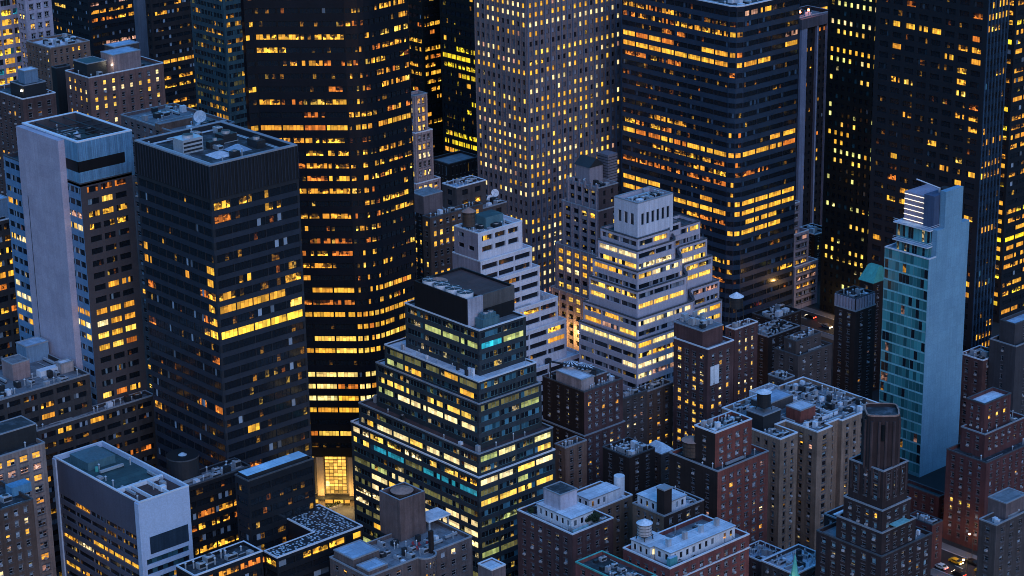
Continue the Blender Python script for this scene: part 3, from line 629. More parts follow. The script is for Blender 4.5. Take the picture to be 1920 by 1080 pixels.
# ================================================================== T7: big blue-black tower
W7 = mat('navy_metal', (.022, .034, .060), .4, .2, .1); W7b = mat('navy_spandrel', (.036, .066, .115), .32, .2, .05)
b = Bld('office_tower', 'broad navy blue tower with chamfered corner and lit orange floors, roof edge just in frame', 'tower', (1382, 17), 862, W7, 7)
fh = b.pitch(17.4); p, z = b.rect(cy=14, L=1166, Rr=1500)
c = 4.0; X0, Y0 = p[0]; p = [(X0+c, Y0), p[1], p[2], p[3], (X0, Y0+c), (X0+c*.3, Y0+c*.3)]
st = dict(fh=fh, bay=7.2, ow=.93, wh=.50, k=6, me=.3, wall=W7, band=W7b, dep=.25, lit=LIT(.42, [(AMB, 4), (GOLD, 2.2), (ORG, 3)], fl=.15, run=.6, even=.12, fill=.75, same=.5, dim=.15, sky=.05, skyc=(.06, .1, .16)))
sR = dict(st, lit=LIT(.22, [(AMB, 4), (GOLD, 3), (ORG, 2), (PNK, 1)], fl=.25, run=.55, fill=.8, dim=.08, sky=.06, skyc=(.06, .12, .2))); sc_ = dict(st, bay=2.6, k=2)
for py in (170, 187, 204, 222, 240, 456, 473): b.sp(py, 0, AMB)
for py in (560, 577, 594, 611): b.sp(py, 0, AMB)
for py in (120, 293, 398, 440): b.sp(py, .85, GOLD, 1)
b.tier(p, z, ftop=2.2, styles=[sR, None, None, st, sc_, sc_], roof='roof_dark', cop='coping_light', pt=.8)
b.done(); b.clutter(0, 30, 5, big=1.3)
# ================================================================== T9: dark tower at right, blue-fin side
W9 = mat('black_granite', (.022, .030, .046), .5, .2, .1); W9b = mat('blue_mullion', (.05, .10, .17), .4)
b = Bld('office_tower', 'huge black tower with sparse grouped lit windows and a blue finned right side', 'tower', (1838, 300), 790, W9, 9)
fh = b.pitch(19.6); p, z = b.rect(cy=-110, L=1648, Rr=1899)
sL = dict(fh=fh, bay=5.8, ow=.70, wh=.50, k=4, me=1.2, wall=W9, band=W9, dep=.4, lit=LIT(.27, [(AMB, 3), (GOLD, 3), (YEL, 1.2), (ORG, 2)], pos=[(0, .12, .5), (.12, .3, 1.4), (.3, .42, .9), (.42, .6, .3), (.6, .78, .5), (.78, .95, 1.6), (.95, 1, .6)], fl=.12, run=.25, even=.3, dim=.08, sky=.04, skyc=(.04, .07, .1)))
sR = dict(fh=fh, bay=1.75, ow=.72, wh=.55, k=1, me=.3, wall=W9, band=mat('blue_black_spandrel', (.02, .04, .07), .4), dep=.2, fin=(.22, .4, W9b), lit=LIT(.28, [(AMB, 3), (GOLD, 3), (YEL, 1)], fl=.25, run=.65, even=.3, sky=.05, skyc=(.1, .3, .4)))
b.tier(p, z, sR, sL); b.done()
# ================================================================== T9b: tower with small square windows
W9s = mat('green_black_stone', (.018, .024, .028), .6, .2, .1)
b = Bld('office_tower', 'slender black tower with small square greenish-yellow windows left of the huge black tower', 'tower', (1642, 300), 872, W9s, 10)
fh = b.pitch(16.1); p, z = b.rect(cy=-80, L=1556, lx=20)
sL = dict(fh=fh, bay=3.05, ow=.48, wh=.52, k=1, me=.8, wall=W9s, band=W9s, dep=.4, lit=LIT(.60, [(YEL, 3), (GOLD, 2), ((1.2, 1.15, .35), 2), (CRM, 1.5)], fl=.22, run=.55, same=.8, even=.9, dim=.08, sky=.2, skyc=(.05, .12, .15)))
b.tier(p, z, sL, sL); b.done()
# ================================================================== T8: slim tower with pale pilasters
W8 = mat('brown_black_stone', (.045, .035, .04), .8, .2, .1); W8p = mat('lavender_pier', (.32, .31, .42), .7)
b = Bld('slim_tower', 'slim dark tower with pale vertical pilasters and red beacons on its roof', 'tower', (1500, 34), 950, W8, 11)
fh = b.pitch(15); p, z = b.rect(cy=34, L=1492, Rr=1561); p[2] = (p[2][0], p[0][1]+14); p[3] = (p[3][0], p[0][1]+14)
sR = dict(fh=fh, bay=2.6, ow=.45, wh=.45, k=1, me=.8, wall=W8, band=W8, dep=.3, lit=LIT(.26, [(AMB, 3), (ORG, 2), (GOLD, 1)], fl=.1, run=.15, sky=.03))
b.tier(p, z, sR, sR, 'roof_grey', 1.5, 'coping_grey', ftop=6); b.done()
lx = p[1][0]-b.x
m = b.mb()
for t0, t1 in ((0, .17), (.47, .515), (.79, .835)): m.box(b.x+lx*t0, b.y-1.2, 0, b.x+lx*t1, b.y-.01, z-4.6, W8p)
b.part('pilaster', m); m = b.mb(); m.box(b.x-.6, b.y-1.6, z-4.5, b.x+lx+.3, b.y-.02, z-.3, mat('brown_concrete', (.15, .12, .14), .8)); b.part('cornice', m)
for dx in (2.2, 7.5):
    m = b.mb(); m.cyl(b.x+dx, b.y+2, .12, z-1.5, z+1.6, MT['metal_dark'], 6); m.cyl(b.x+dx, b.y+2, .5, z+1.6, z+2.4, mat_lamp('beacon_red', (1, .22, .08), 6), 10, .3); b.part('beacon', m)
    l = bpy.data.lights.new('beacon_light', 'POINT'); l.energy = 120; l.color = (1, .4, .25); lo = bpy.data.objects.new('beacon_light', l); COL.objects.link(lo); lo.location = (b.x+dx, b.y+2, z+3.2)
b.clutter(0, 4, 3)
# ================================================================== M15: blue glass tower with blank side
W15 = joints(mat('blue_concrete', (.17, .33, .46), .75, .16, .10, scale=.06), 2.6, 3.6, .82); W15g = mat('teal_spandrel', (.09, .27, .33), .35, .2, .1)
b = Bld('glass_tower', 'slim teal glass tower with a blank blue side wall and white light tubes on top', 'tower', (1741, 505), 722, W15, 15)
fh = b.pitch(19.2); z = z_of(b.x, b.y, 486); 
p, z = b.rect(z=z, L=1659, Rr=1815)
sL = dict(fh=fh, bay=6.6, ow=.985, wh=.86, k=4, me=.15, wall=W15g, band=mat('teal_slab_edge', (.22, .52, .60), .5), dep=.12, frame=MT['frame_teal'], lit=LIT(.035, [(AMB, 1), (PNK, 1), (CRM, 1)], fl=.4, run=.5, dim=.04, sky=.88, skyc=(.07, .32, .36), pos=[(0, .72, .4), (.72, 1.01, 1.2)]))
bl = dict(fh=3, bay=2, blank=1, wall=W15)
b.tier(p, z, bl, sL, 'roof_blue', 1.0, 'coping_light', ftop=.3)
b.sp(856, .16, AMB, .8)
b.done()
lx, ly = p[1][0]-b.x, p[3][1]-b.y; zr = z-1
# upper storeys: set back on the glass side, the blank wall rising past them
zA = z_of(b.x, b.y, 430); zB = z_of(b.x, b.y, 372)
m = b.mb(); ws = 2.2; xs0 = b.x+lx*.18; xs1 = b.x+lx*.30
m.box(xs0, b.y-.07, zr-.6, b.x+lx+.05, b.y+ws, z_of(b.x, b.y, 437), W15); m.box(xs1+1.2, b.y-.07, z_of(b.x, b.y, 437), b.x+lx*.80, b.y+ws, z_of(b.x, b.y, 374)+1, W15)
b.part('side_wall', m)
def glassbox(x, y, lx_, ly_, z0, z1, name='penthouse', rf='roof_blue'):
    m = b.mb(); rg = random.Random(int(z0)); pl = rr(x, y, lx_, ly_); wn = []
    st_ = dict(fh=(z1-z0), bay=4.5, ow=.97, wh=.8, k=4, me=.2, wall=W15g, dep=.12, top=.35, frame=MT['frame_teal'], lit=LIT(.03, [(CRM, 1)], sky=.55, skyc=(.10, .38, .42)))
    facade(m, pl[0], pl[1], z0, z1, st_, wn, rg, [], None); facade(m, pl[3], pl[0], z0, z1, st_, wn, rg, [], None)
    for i_ in (1, 2): m.poly([(*pl[i_], z0), (*pl[(i_+1) % 4], z0), (*pl[(i_+1) % 4], z1), (*pl[i_], z1)], W15)
    m.box(x-1.3, y-.6, z1, x+lx_+.2, y+ly_+.6, z1+.35, MT['coping_light'], MT[rf])
    for w_ in wn: emit_window(m, w_)
    o = b.part(name, m); m = b.mb()
    for q_ in ((x-1.2, y-.5, x-1.2, y+ly_+.5), (x-1.2, y-.5, x+lx_*.4, y-.5)):
        for hz in (.6, 1.2): m.bar((q_[0], q_[1], z1+hz+.3), (q_[2], q_[3], z1+hz+.3), .1, MT['coping_light'])
    m.build('railing', o); return o
zp1 = zr+3.9; zp2 = zp1+4.0
glassbox(b.x+2.2, b.y+ws+.1, lx-3.0, ly*.72, zr, zp1); glassbox(b.x+3.2, b.y+ws+.1, lx-4.2, ly*.88-ws, zp1+.36, zp2+1.6)
zq = zp2+1.95
m = b.mb(); bx0, by0 = b.x+4.6, b.y+ws+.2; bly = ly*.86-ws-1.0; zh = z_of(bx0, by0, 372)
WD = mat('plant_screen', (.07, .11, .20), .6); m.box(bx0, by0, zq, bx0+lx-8.5, by0+4.2, zh+.6, WD); m.box(bx0+.6, by0+4.2, zq, bx0+lx-8.5, by0+bly, zh-.3, mat('screen_back', (.30, .26, .34), .7))
b.part('plant_box', m)
tube = mat_lamp('tube_light', (1, .86, .62), .45); nl = 6
for i in range(nl):
    m = b.mb(); za = zq+.8+(zh-.9-zq-.8)*i/(nl-1); m.box(bx0+.25, by0+4.4, za-.10, bx0+.58, by0+bly-.1, za+.10, tube, MT['metal_light']); b.part('light_tube', m)
m = b.mb(); m.bar((bx0+5, by0+2, zh+.6), (bx0+5, by0+2, zh+2.2), .6, MT['metal_light']); m.bar((bx0+5, by0+2, zh+2.0), (bx0+1, by0+8.5, zh+4.6), .35, MT['metal_light']); b.part('maintenance_crane', m)
m = b.mb(); m.box(bx0+6, by0+.5, zh+.6, bx0+9, by0+3, zh+1.8, MT['metal_dark']); b.part('cooling_unit', m)
# ================================================================== M8: stepped white office block with waved wing
W8c = mat('pale_brick_band', (.40, .38, .46), .75, .12, .12)
b = Bld('stepped_office_building', 'white banded office block stepped like a wedding cake, with a windowed white box on top', 'building', (1195.6, 381.5), 742, W8c, 8)
fh = b.pitch(18.6)
LW = [(YEL, 2), (CRM, 2.5), (GOLD, 1.5), (PNK, .5)]
stL = dict(fh=fh, bay=7.5, ow=.97, wh=.50, k=6, me=.5, wall=W8c, band=W8c, dep=.5, lit=LIT(.52, LW, fl=.06, run=.7, even=.5, dim=.12, sky=.4, skyc=(.30, .34, .42)))
sW = dict(stL, bay=2.2, k=2, ow=.97, me=.1); sT = dict(fh=30, bay=2.6, ow=.55, wh=.135, k=1, me=1.2, top=4.0, wall=mat('white_metal_panel', (.52, .53, .62), .6, .08, .2), dep=.3, lit=LIT(0, LW, sky=0, dim=0))
p, z = b.rect(cy=381.5, L=1151.5, Rr=1262); b.tier(p, z, sT, sT, 'roof_dark', 1.5, 'coping_grey', ftop=None, pt=.6)
def waved(s, cy, L, Rr, frac, off=7.0):
    q, z_ = b.rect(cy=cy, L=L, Rr=Rr-(50 if cy > 450 else 22), sx=s, sy=s); x0, y0 = q[0]; yt = q[3][1]
    xa = q[1][0]; pts = [(x0, y0), (xa, y0)]; run_ = 9.0 if cy > 450 else 4.0
    for i in range(1, 7): t_ = i/6; pts.append((xa+run_*t_, y0+off*(.5-.5*math.cos(math.pi*t_))))
    xe = pts[-1][0]; lx_ = ext((xe, y0+off, z_), XA, Rr); pts.append((xe+max(3, lx_), y0+off)); pts += [(pts[-1][0], yt+6), (x0, yt+6) if False else (pts[-1][0]-.01, yt+6.0)][:1]; pts.append((x0, yt+6)); 
    return pts, z_
specs = [(448, 1149, 1276, 1.2, .86), (471.5, 1144, 1313, 2.6, .96), (510, 1134, 1326, 4.6, 1.02), (547, 1127, 1336, 6.4, 1.06), (599, 1116, 1349, 8.8, 1.14), (640, 1108, 1354, 10.4, 1.2)]
for cy, L, Rr, s, fr in specs:
    q, z_ = waved(s, cy, L, Rr, fr, 9.0 if cy > 450 else 4.0)
    n = len(q); sty = [stL]+[sW]*6+[stL]+[None]*(n-8); sty[n-1] = stL
    b.tier(q, z_, styles=sty, roof='roof_dark', ph=1.0, cop='coping_dark', ftop=1.1, pt=.5)
b.sp(622, .95, (1.5, 1.15, .4), 1.1); b.sp(664, .8, CRM, 1.1); b.sp(556, .7, YEL, 1)
b.done(); b.clutter(0, 10, 6, big=1.2)
# ================================================================== M4: white banded stepped block
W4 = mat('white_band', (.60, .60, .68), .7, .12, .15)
b = Bld('banded_office_building', 'white and black striped office block stepping down to the right behind the green glass block', 'building', (896, 438), 745, W4, 14)
fh = b.pitch(19.3)
sR = dict(fh=fh, bay=8.5, ow=.95, wh=.50, k=5, me=.5, wall=W4, band=W4, dep=.6, lit=LIT(.30, [(AMB, 3), (GOLD, 2), (ORG, 1.5), (YEL, .6)], fl=.4, run=.6, dim=.1, sky=.02, skyc=(.2, .24, .32)))
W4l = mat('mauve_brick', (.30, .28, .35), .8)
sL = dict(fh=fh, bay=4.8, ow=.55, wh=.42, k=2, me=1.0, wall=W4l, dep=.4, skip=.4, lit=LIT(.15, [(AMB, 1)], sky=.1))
sRt = dict(sR, bay=5.5, ow=.8, me=1.2)
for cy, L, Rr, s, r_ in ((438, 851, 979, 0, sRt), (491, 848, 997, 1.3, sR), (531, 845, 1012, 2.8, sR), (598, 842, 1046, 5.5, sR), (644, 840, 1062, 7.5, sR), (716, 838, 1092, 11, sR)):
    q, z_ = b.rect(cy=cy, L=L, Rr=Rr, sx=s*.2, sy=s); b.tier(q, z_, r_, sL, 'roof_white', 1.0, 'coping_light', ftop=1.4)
b.done(); zr = b.tiers[0]['z']-1.1; q0 = b.tiers[0]['poly']
m = b.mb(); m.box(b.x+7, b.y+4, zr, b.x+15, b.y+10, zr+4.2, mat('green_metal', (.08, .17, .21), .5), MT['roof_teal']); b.part('plant_box', m)
for i in range(5):                              # stepped bay fronts on the upper storeys
    pass
b.clutter(0, 7, 2); b.clutter(3, 8, 5, big=.8); b.clutter(5, 10, 6)
water_tower('dark rooftop water tank with a brown cone on the striped white block', b.x+3, b.y+8, zr, 2.2, 5.0, 1.6)
# ================================================================== M7: gothic stone tower
W7g = mat('mauve_limestone', (.26, .225, .26), .85, .15, .25); W7d = mat('dark_brick', (.10, .075, .085), .9)
b = Bld('stone_tower', 'old mauve stone setback tower with a gabled rooftop shed and slatted cooling tower', 'tower', (1122, 353), 850, W7g, 17)
fh = b.pitch(15.4)
sL = dict(fh=fh, bay=4.3, ow=.62, wh=.60, k=3, r=2, me=1.1, wall=W7g, band=W7g, dep=.5, fin=(.5, .35, W7g), lit=LIT(.26, [(YEL, 1), (CRM, 1), (GOLD, 1)], fl=.45, run=.6, even=.7, sky=.06))
sR = dict(sL, bay=4.6, ow=.3, k=1, wall=W7d, band=W7d, fin=(.01, .01, W7d), lit=LIT(.35, [(YEL, 1), (CRM, 1), (GOLD, 1)], fl=.3, run=.3, even=.7, sky=.1))
for cy, L, Rr, s in ((353, 1062, 1159, 0), (396, 1053, 1165, 1.6), (481, 1040, 1172, 4.6), (568, 1032, 1180, 7.4)):
    q, z_ = b.rect(cy=cy, L=L, Rr=Rr, sx=s, sy=s); b.tier(q, z_, sR, sL, 'roof_grey', 1.2, 'coping_grey', ftop=1.6)
b.sp(492, .9, GOLD, 1); b.sp(508, .9, CRM, 1.05); b.sp(553, .8, YEL, 1); b.sp(574, .5, YEL, .9)
b.done(); q = b.tiers[0]['poly']; zr = b.tiers[0]['z']-1.2
m = b.mb(); x, y = b.x+3, b.y+8; m.prism(rr(x, y, 7, 8), zr, zr+7, W7g, None, False); m.prism(rr(x-.3, y-.3, 7.6, 8.6), zr+7, zr+10, MT['metal_dark'], None, True, [(x+3.2, y-.3), (x+3.9, y-.3), (x+3.9, y+8.3), (x+3.2, y+8.3)]); b.part('shed', m)
m = b.mb(); x, y = b.x+10.5, b.y+5.5; m.box(x, y, zr, x+5, y+6, zr+11, mat('slat_metal', (.17, .16, .20), .7))
for i in range(9): m.box(x-.08, y-.08, zr+1+i*1.1, x+5.08, y+6.08, zr+1.25+i*1.1, MT['metal_dark'])
b.part('cooling_tower', m)
for i in range(6):
    m = b.mb(); t_ = i/5; m.box(b.x-.4, b.y+.4+t_*(q[3][1]-b.y-1.4), zr, b.x+.4, b.y+1.2+t_*(q[3][1]-b.y-1.4), zr+2.6, W7g); b.part('pinnacle', m)
b.clutter(0, 5, 3); b.clutter(2, 6, 3)
# ================================================================== generic masonry helper
def bldg(name, label, cat, c, D, wall, seed, pitch, tiers, kR=None, kL=None, lit=None, ground=0, coords=None, litL=None, **kw):
    """tiers: (cy, L px, R px, setback, roof, coping); kR/kL override window style per side"""
    b = Bld(name, label, cat, c, D, wall, seed); fh = b.pitch(pitch)
    base = dict(fh=fh, bay=3.0, ow=.42, wh=.50, k=1, r=2, me=1.0, wall=wall, band=wall, dep=.3, lit=lit or LIT(.10, P_RES, fl=.3, run=.2, sky=.3), frame=MT['frame_white'])
    if 'frame' not in (kR or {}): base['sill'] = MT['stone_trim']
    sR = dict(base, **(kR or {})); sL = dict(base, **(kL if kL is not None else (kR or {})))
    if litL: sL['lit'] = litL
    for t in tiers:
        cy, L, Rr, s = t[:4]; roof = t[4] if len(t) > 4 else 'roof_grey'; cop = t[5] if len(t) > 5 else 'coping_grey'
        s = s if isinstance(s, tuple) else (s, s)
        q, z_ = b.rect(cy=cy, L=L, Rr=Rr if Rr > 60 else None, sx=s[0], sy=s[1], lx=(Rr if 0 < Rr <= 60 else None))
        b.tier(q, z_, sR, sL, roof, kw.get('ph', 1.0), cop, ftop=kw.get('top', 1.5))
    for s in kw.get('sp', ()): b.sp(*s)
    b.done(ground); return b
def ztop(b, i=0): return b.tiers[i]['z']-b.tiers[i]['ph']
# ---- M5: brown brick behind the striped block
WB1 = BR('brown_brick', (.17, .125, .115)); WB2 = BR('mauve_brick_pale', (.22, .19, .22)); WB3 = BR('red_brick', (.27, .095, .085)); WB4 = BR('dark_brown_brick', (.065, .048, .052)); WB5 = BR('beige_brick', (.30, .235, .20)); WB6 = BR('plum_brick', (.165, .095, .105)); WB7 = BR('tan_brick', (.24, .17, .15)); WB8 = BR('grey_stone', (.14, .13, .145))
b = bldg('office_building', 'brown brick block with glowing square windows, right beside the black curved tower', 'building', (806, 409), 800, WB1, 21, 18.5, [(409, 792, 905, 0, 'roof_dark', 'coping_dark')],
  kR=dict(bay=2.9, ow=.5, wh=.52), lit=LIT(.62, [(GOLD, 3), (YEL, 2), (PNK, .6)], fl=.1, run=.5, even=.8, sky=.05))
b.bulk_r(b.x+3, b.y+7, 9, 8, ztop(b), 7, wall=WB2); b.clutter(0, 6, 3)
b = bldg('brick_building', 'grey brick block with big dark openings and a wet blue roof below the granite tower', 'building', (856, 350), 830, WB8, 22, 19, [(352, 829, 911, 0, 'roof_blue', 'coping_light'), (405, 805, 950, 6, 'roof_grey', 'coping_grey')],
  kR=dict(bay=5.5, ow=.45, wh=.5, k=1, r=1, frame=MT['frame_dark']), lit=LIT(.02, P_RES, sky=.05))
b.clutter(0, 5, 1); b.clutter(1, 8, 2)
# dishes beside it
def dish(label, x, y, z, r, az=0, group='satellite dishes'):
    t = thing('satellite_dish', label, 'satellite dish', (x, y, z), group); m = MB((x, y, z)); m.cyl(x, y, .25, z, z+r*.8, MT['metal_light'], 8); m.build('mount', t)
    m = MB((x, y, z)); n = 18; C0 = Vector((x, y, z+r*1.1)); ax = Vector((math.cos(az)*.9, math.sin(az)*.9, .45)).normalized(); a = ax.orthogonal().normalized(); c = ax.cross(a); W_ = MT['dish_white']
    ring = lambda q, dpt: [C0+a*q*math.cos(2*math.pi*i/n)+c*q*math.sin(2*math.pi*i/n)+ax*dpt for i in range(n)]
    prs = [(0.05, 0), (r*.5, r*.06), (r, r*.24)]
    for (q0, d0), (q1, d1) in zip(prs, prs[1:]):
        A0, A1 = ring(q0, d0), ring(q1, d1)
        for i in range(n): j = (i+1) % n; m.poly([A0[i], A0[j], A1[j], A1[i]], W_)
        B0, B1 = ring(q0, d0-.08), ring(q1, d1-.08)
        for i in range(n): j = (i+1) % n; m.poly([B0[j], B0[i], B1[i], B1[j]], W_)
    m.build('reflector', t); m = MB((x, y, z)); tip = C0+ax*r*.75
    for i in (0, 6, 12): m.bar(ring(r*.9, r*.2)[i], tip, .08, MT['metal_light'])
    m.build('feed_arm', t)
mat('dish_white', (.75, .74, .80), .6)
q = at_D(920, 372, 842); dish('small white dish on the low roof in front of the granite tower, the lower one', q.x, q.y, ztop(b, 1), 1.3, -2.4); q = at_D(928, 366, 848); dish('small white dish on the low roof in front of the granite tower, the upper one', q.x, q.y, ztop(b, 1), 1.5, -2.0)
# ---- white ornate slender tower beside curved tower
b = bldg('stone_tower', 'narrow pale ornamented tower glimpsed right beside the black curved tower', 'tower', (780, 260), 905, BR('pale_terracotta', (.42, .36, .40)), 23, 15.5, [(180, 760, 801, 0), (250, 757, 811, 1.5, 'roof_grey', 'coping_light'), (345, 750, 826, 4, 'roof_red', 'coping_light')],
  kR=dict(bay=2.8, ow=.6, wh=.6, k=2, fin=(.3, .3, MATS['pale_terracotta'])), lit=LIT(.55, [(YEL, 2), (GOLD, 2), (CRM, 1)], fl=.15, run=.5, even=.7, sky=.05))
b.clutter(2, 4, 3)
b = bldg('low_building', 'dark low rooftop with glass roof plant at the foot of the narrow pale tower', 'building', (795, 405), 850, WB4, 24, 17, [(392, 770, 828, 0, 'roof_blue', 'coping_dark')], lit=LIT(.3, P_OFF)); b.clutter(0, 6, 3)
# ---- dark lit tower behind (790-890)
WD1 = mat('green_black_metal', (.016, .022, .026), .45, .2, .1)
b = bldg('office_tower', 'black tower with patchy bright yellow floors between the curved tower and the granite tower', 'tower', (898, 330), 1060, WD1, 25, 15, [(-60, 822, 35, 0)],
  kR=dict(bay=3.5, ow=.93, wh=.55, k=3, r=1, frame=MT['frame_dark']), lit=LIT(.5, [((1.3, .9, .03), 4), (GOLD, 2), (AMB, 1.5)], fl=.15, run=.6, dim=.1, sky=0), sp=((232, 0), (248, 0), (60, 0), (45, 0), (30, 0), (15, 0)))
b = bldg('office_tower', 'black tower wing with lit amber panes, seen as a sliver right of the curved tower', 'tower', (800, 300), 1090, WD1, 26, 14, [(-40, 760, 826, 0)],
  kR=dict(bay=3.5, ow=.9, wh=.5, k=3, r=1, frame=MT['frame_dark']), lit=LIT(.45, [(GOLD, 3), (AMB, 3), (ORG, 1)], fl=.1, run=.5, sky=.02), sp=((40, 0), (22, 0)))
b = bldg('low_building', 'low dark flat-roofed block with vertical lit slots at the foot of the patchy yellow tower', 'building', (842, 320), 985, WB4, 27, 22, [(308, 805, 900, 0, 'roof_grey', 'coping_dark')], kR=dict(bay=2.2, ow=.35, wh=.7, r=1), lit=LIT(.5, [(GOLD, 1), (AMB, 1), (DIMG, 2)], fl=.1))
# ---- M13 light stepped sliver right of the navy tower
b = bldg('office_building', 'mauve banded office block, stepped at its top right, at the foot of the navy tower', 'building', (1486, 440), 892, W4l, 28, 14.2, [(382, 1470, 1500, 0, 'roof_grey', 'coping_light'), (440, 1470, 1517, (0, .8), 'roof_grey', 'coping_light'), (501, 1470, 1534, (0, 1.6), 'roof_grey', 'coping_light')],
  kR=dict(bay=4.6, ow=.93, wh=.5, k=4, r=1), lit=LIT(.45, [(AMB, 3), (GOLD, 2), (PNK, 1), (YEL, 1)], fl=.2, run=.6), sp=((585, .9, YEL, 1.1), (465, .5, AMB, 1)))
b = bldg('office_building', 'dark block with a pale flat roof edge behind the mauve banded block', 'building', (1528, 442), 925, WB4, 29, 15, [(440, 1490, 1560, 0, 'roof_grey', 'coping_light')], lit=LIT(.3, [((1.1, .9, .1), 1)], sky=0)); b.clutter(0, 3, 2)
# ---- far right lit tower
b = bldg('office_tower', 'dark tower with long yellow lit floors at the far right edge', 'tower', (1884, 400), 872, W9, 30, 16.5, [(-60, 1870, 2010, 0)],
  kR=dict(bay=6, ow=.93, wh=.5, k=4, r=1, frame=MT['frame_dark']), lit=LIT(.6, [(GOLD, 2), (AMB, 3), ((1.5, 1.0, .05), 1)], fl=.1, run=.7), sp=((448, 1, (1.6, 1.1, .03), 1.1),))
# ---- M10 brown tower pair
b = bldg('apartment_tower', 'brown brick tower with lit yellow windows and a blank white panel on its right side', 'apartment block', (1327, 655), 705, WB6, 31, 15.6, [(655, 1263, 1376, 0, 'roof_grey', 'coping_light')],
  kR=dict(bay=3.6, ow=.40, wh=.55), kL=dict(bay=3.1, ow=.5, wh=.55, k=2), lit=LIT(.34, [(GOLD, 1.5), (YEL, 1.5), (CRM, 1), (PNK, .5)], fl=.05, run=.2, even=.7, sky=.15), top=2.5)
zr = ztop(b); b.bulk_r(b.x+.9, b.y+3.2, 9.5, 13, zr, 6.0, wall=WB6, roof='roof_grey'); o_ = b
z2_ = zr+6.2
m = b.mb(); rg = random.Random(4)
for i in range(16):
    x, y = b.x+1.8+rg.random()*7, b.y+4.2+rg.random()*10.5; h = rg.uniform(.8, 2.4); m2 = b.mb(); m2.box(x, y, z2_-.1, x+rg.uniform(.5, 2), y+rg.uniform(.5, 2), z2_+h, MT[rg.choice(('metal_light', 'metal_dark', 'metal_light', 'concrete'))]); b.part('air_conditioner', m2)
lx = b.tiers[0]['poly'][1][0]-b.x; zs0, zs1 = z_of(b.x, b.y, 725), z_of(b.x, b.y, 690)
m = b.mb(); m.box(b.x+lx*.10, b.y-.3, zs0, b.x+lx*.42, b.y-.02, zs1, mat('sign_white', (.75, .75, .8), .6)); b.part('sign_panel', m)
b = bldg('apartment_tower', 'narrow plum brick tower right behind the brown tower, topped by a silver-capped water tank', 'apartment block', (1378, 612), 742, WB6, 32, 15.6, [(618, 1360, 1421, 0, 'roof_grey', 'coping_light')],
  kR=dict(bay=3.2, ow=.34, wh=.5), lit=LIT(.4, [(YEL, 1), (CRM, 1), (GOLD, 1)], fl=.1, run=.1, even=.7, sky=.1))
water_tower('silver-capped dark water tank on tall legs on the narrow plum tower', b.x+6, b.y+5, ztop(b), 2.3, 3.8, 6.5, 'metal_dark', 'cone_white', ch=1.6); b.clutter(0, 6, 3)
# ---- M9 brick hotel group
b = bldg('hotel_building', 'plum brick hotel with a roof crowded with pale plant and two striped round fans', 'building', (1095, 735), 690, WB6, 33, 14.4, [(735, 1017, 1168, 0, 'roof_grey', 'coping_dark'), (818, 1014, 1172, 1.0, 'roof_dark', 'coping_grey')],
  kR=dict(bay=3.1, ow=.46, wh=.5, k=2), kL=dict(bay=4.4, ow=.2, wh=.4, wall=WB4, band=WB4), lit=LIT(.16, P_RES, fl=.2, run=.1, sky=.62, skyc=(.34, .42, .52)), litL=LIT(.05, P_RES, sky=.1))
zr = ztop(b); b.bulk_r(b.x+.8, b.y+2.0, 5.5, 12, zr, 4.2, wall=BR('pale_render', (.40, .38, .44)), roof='roof_white'); b.bulk_r(b.x+8, b.y+4, 6, 9, zr, 3.0, wall=WB6, roof='roof_dark')
for i, (dx, dy, h) in enumerate(((10, 13, 5.4), (13.2, 9.5, 4.4))):
    m = b.mb(); x, y = b.x+dx-3.5, b.y+dy; m.cyl(x, y, 1.9, zr, zr+h, MT['tank_pale'], 20); n = 20; b.part('fan_housing', m); m = b.mb()
    for k in range(n):
        a0, a1 = 2*math.pi*k/n, 2*math.pi*(k+1)/n; m.poly([(x+2.9*math.cos(a0), y+2.9*math.sin(a0), zr+h), (x+2.9*math.cos(a1), y+2.9*math.sin(a1), zr+h), (x, y, zr+h+1.1)], MT['coping_light'] if k % 2 else MT['frame_dark'])
    m.poly([(x+2.9*math.cos(-2*math.pi*k/n), y+2.9*math.sin(-2*math.pi*k/n), zr+h-.05) for k in range(n)], MT['metal_dark']); b.part('fan', m)
b.clutter(0, 26, 9, big=.8, avoid=[rr(b.x+.8, b.y+2, 5.5, 12), rr(b.x+8, b.y+4, 6, 9)])
m = b.mb(); m.bar((b.x+2, b.y+18, zr+6), (b.x+9, b.y+4, zr+5), .5, MT['metal_dark']); m.bar((b.x+2, b.y+18, zr), (b.x+2, b.y+18, zr+6), .5, MT['metal_dark']); m.bar((b.x+9, b.y+4, zr), (b.x+9, b.y+4, zr+5), .5, MT['metal_dark']); b.part('pipe', m)
b = bldg('brick_building', 'brown brick block with a blue-white flat roof, right of the plum hotel', 'building', (1168, 748), 706, WB8, 34, 14.4, [(748, 1150, 1214, 0, 'roof_blue', 'coping_dark')], kR=dict(bay=3.2, ow=.42), lit=LIT(.12, P_RES, sky=.3)); b.clutter(0, 5, 3)
b = bldg('brick_building', 'brown brick block with a dark roof and mostly unlit windows, left of the brown tower', 'building', (1209, 735), 718, WB1, 35, 14.4, [(736, 1190, 1262, 0, 'roof_dark', 'coping_grey')], kR=dict(bay=3.4, ow=.36), lit=LIT(.15, [(GOLD, 1), (AMB, 1)], sky=.2)); b.clutter(0, 5, 4)
b = bldg('low_building', 'tall lit shop building glowing amber in the gap left of the brown tower', 'building', (1240, 800), 742, WB7, 36, 22, [(775, 1230, 1290, 0, 'roof_dark')], kR=dict(bay=4, ow=.8, wh=.7, k=2), lit=LIT(.6, [(GOLD, 2), (AMB, 2), (CRM, 1)], fl=0, run=.5, even=.8))
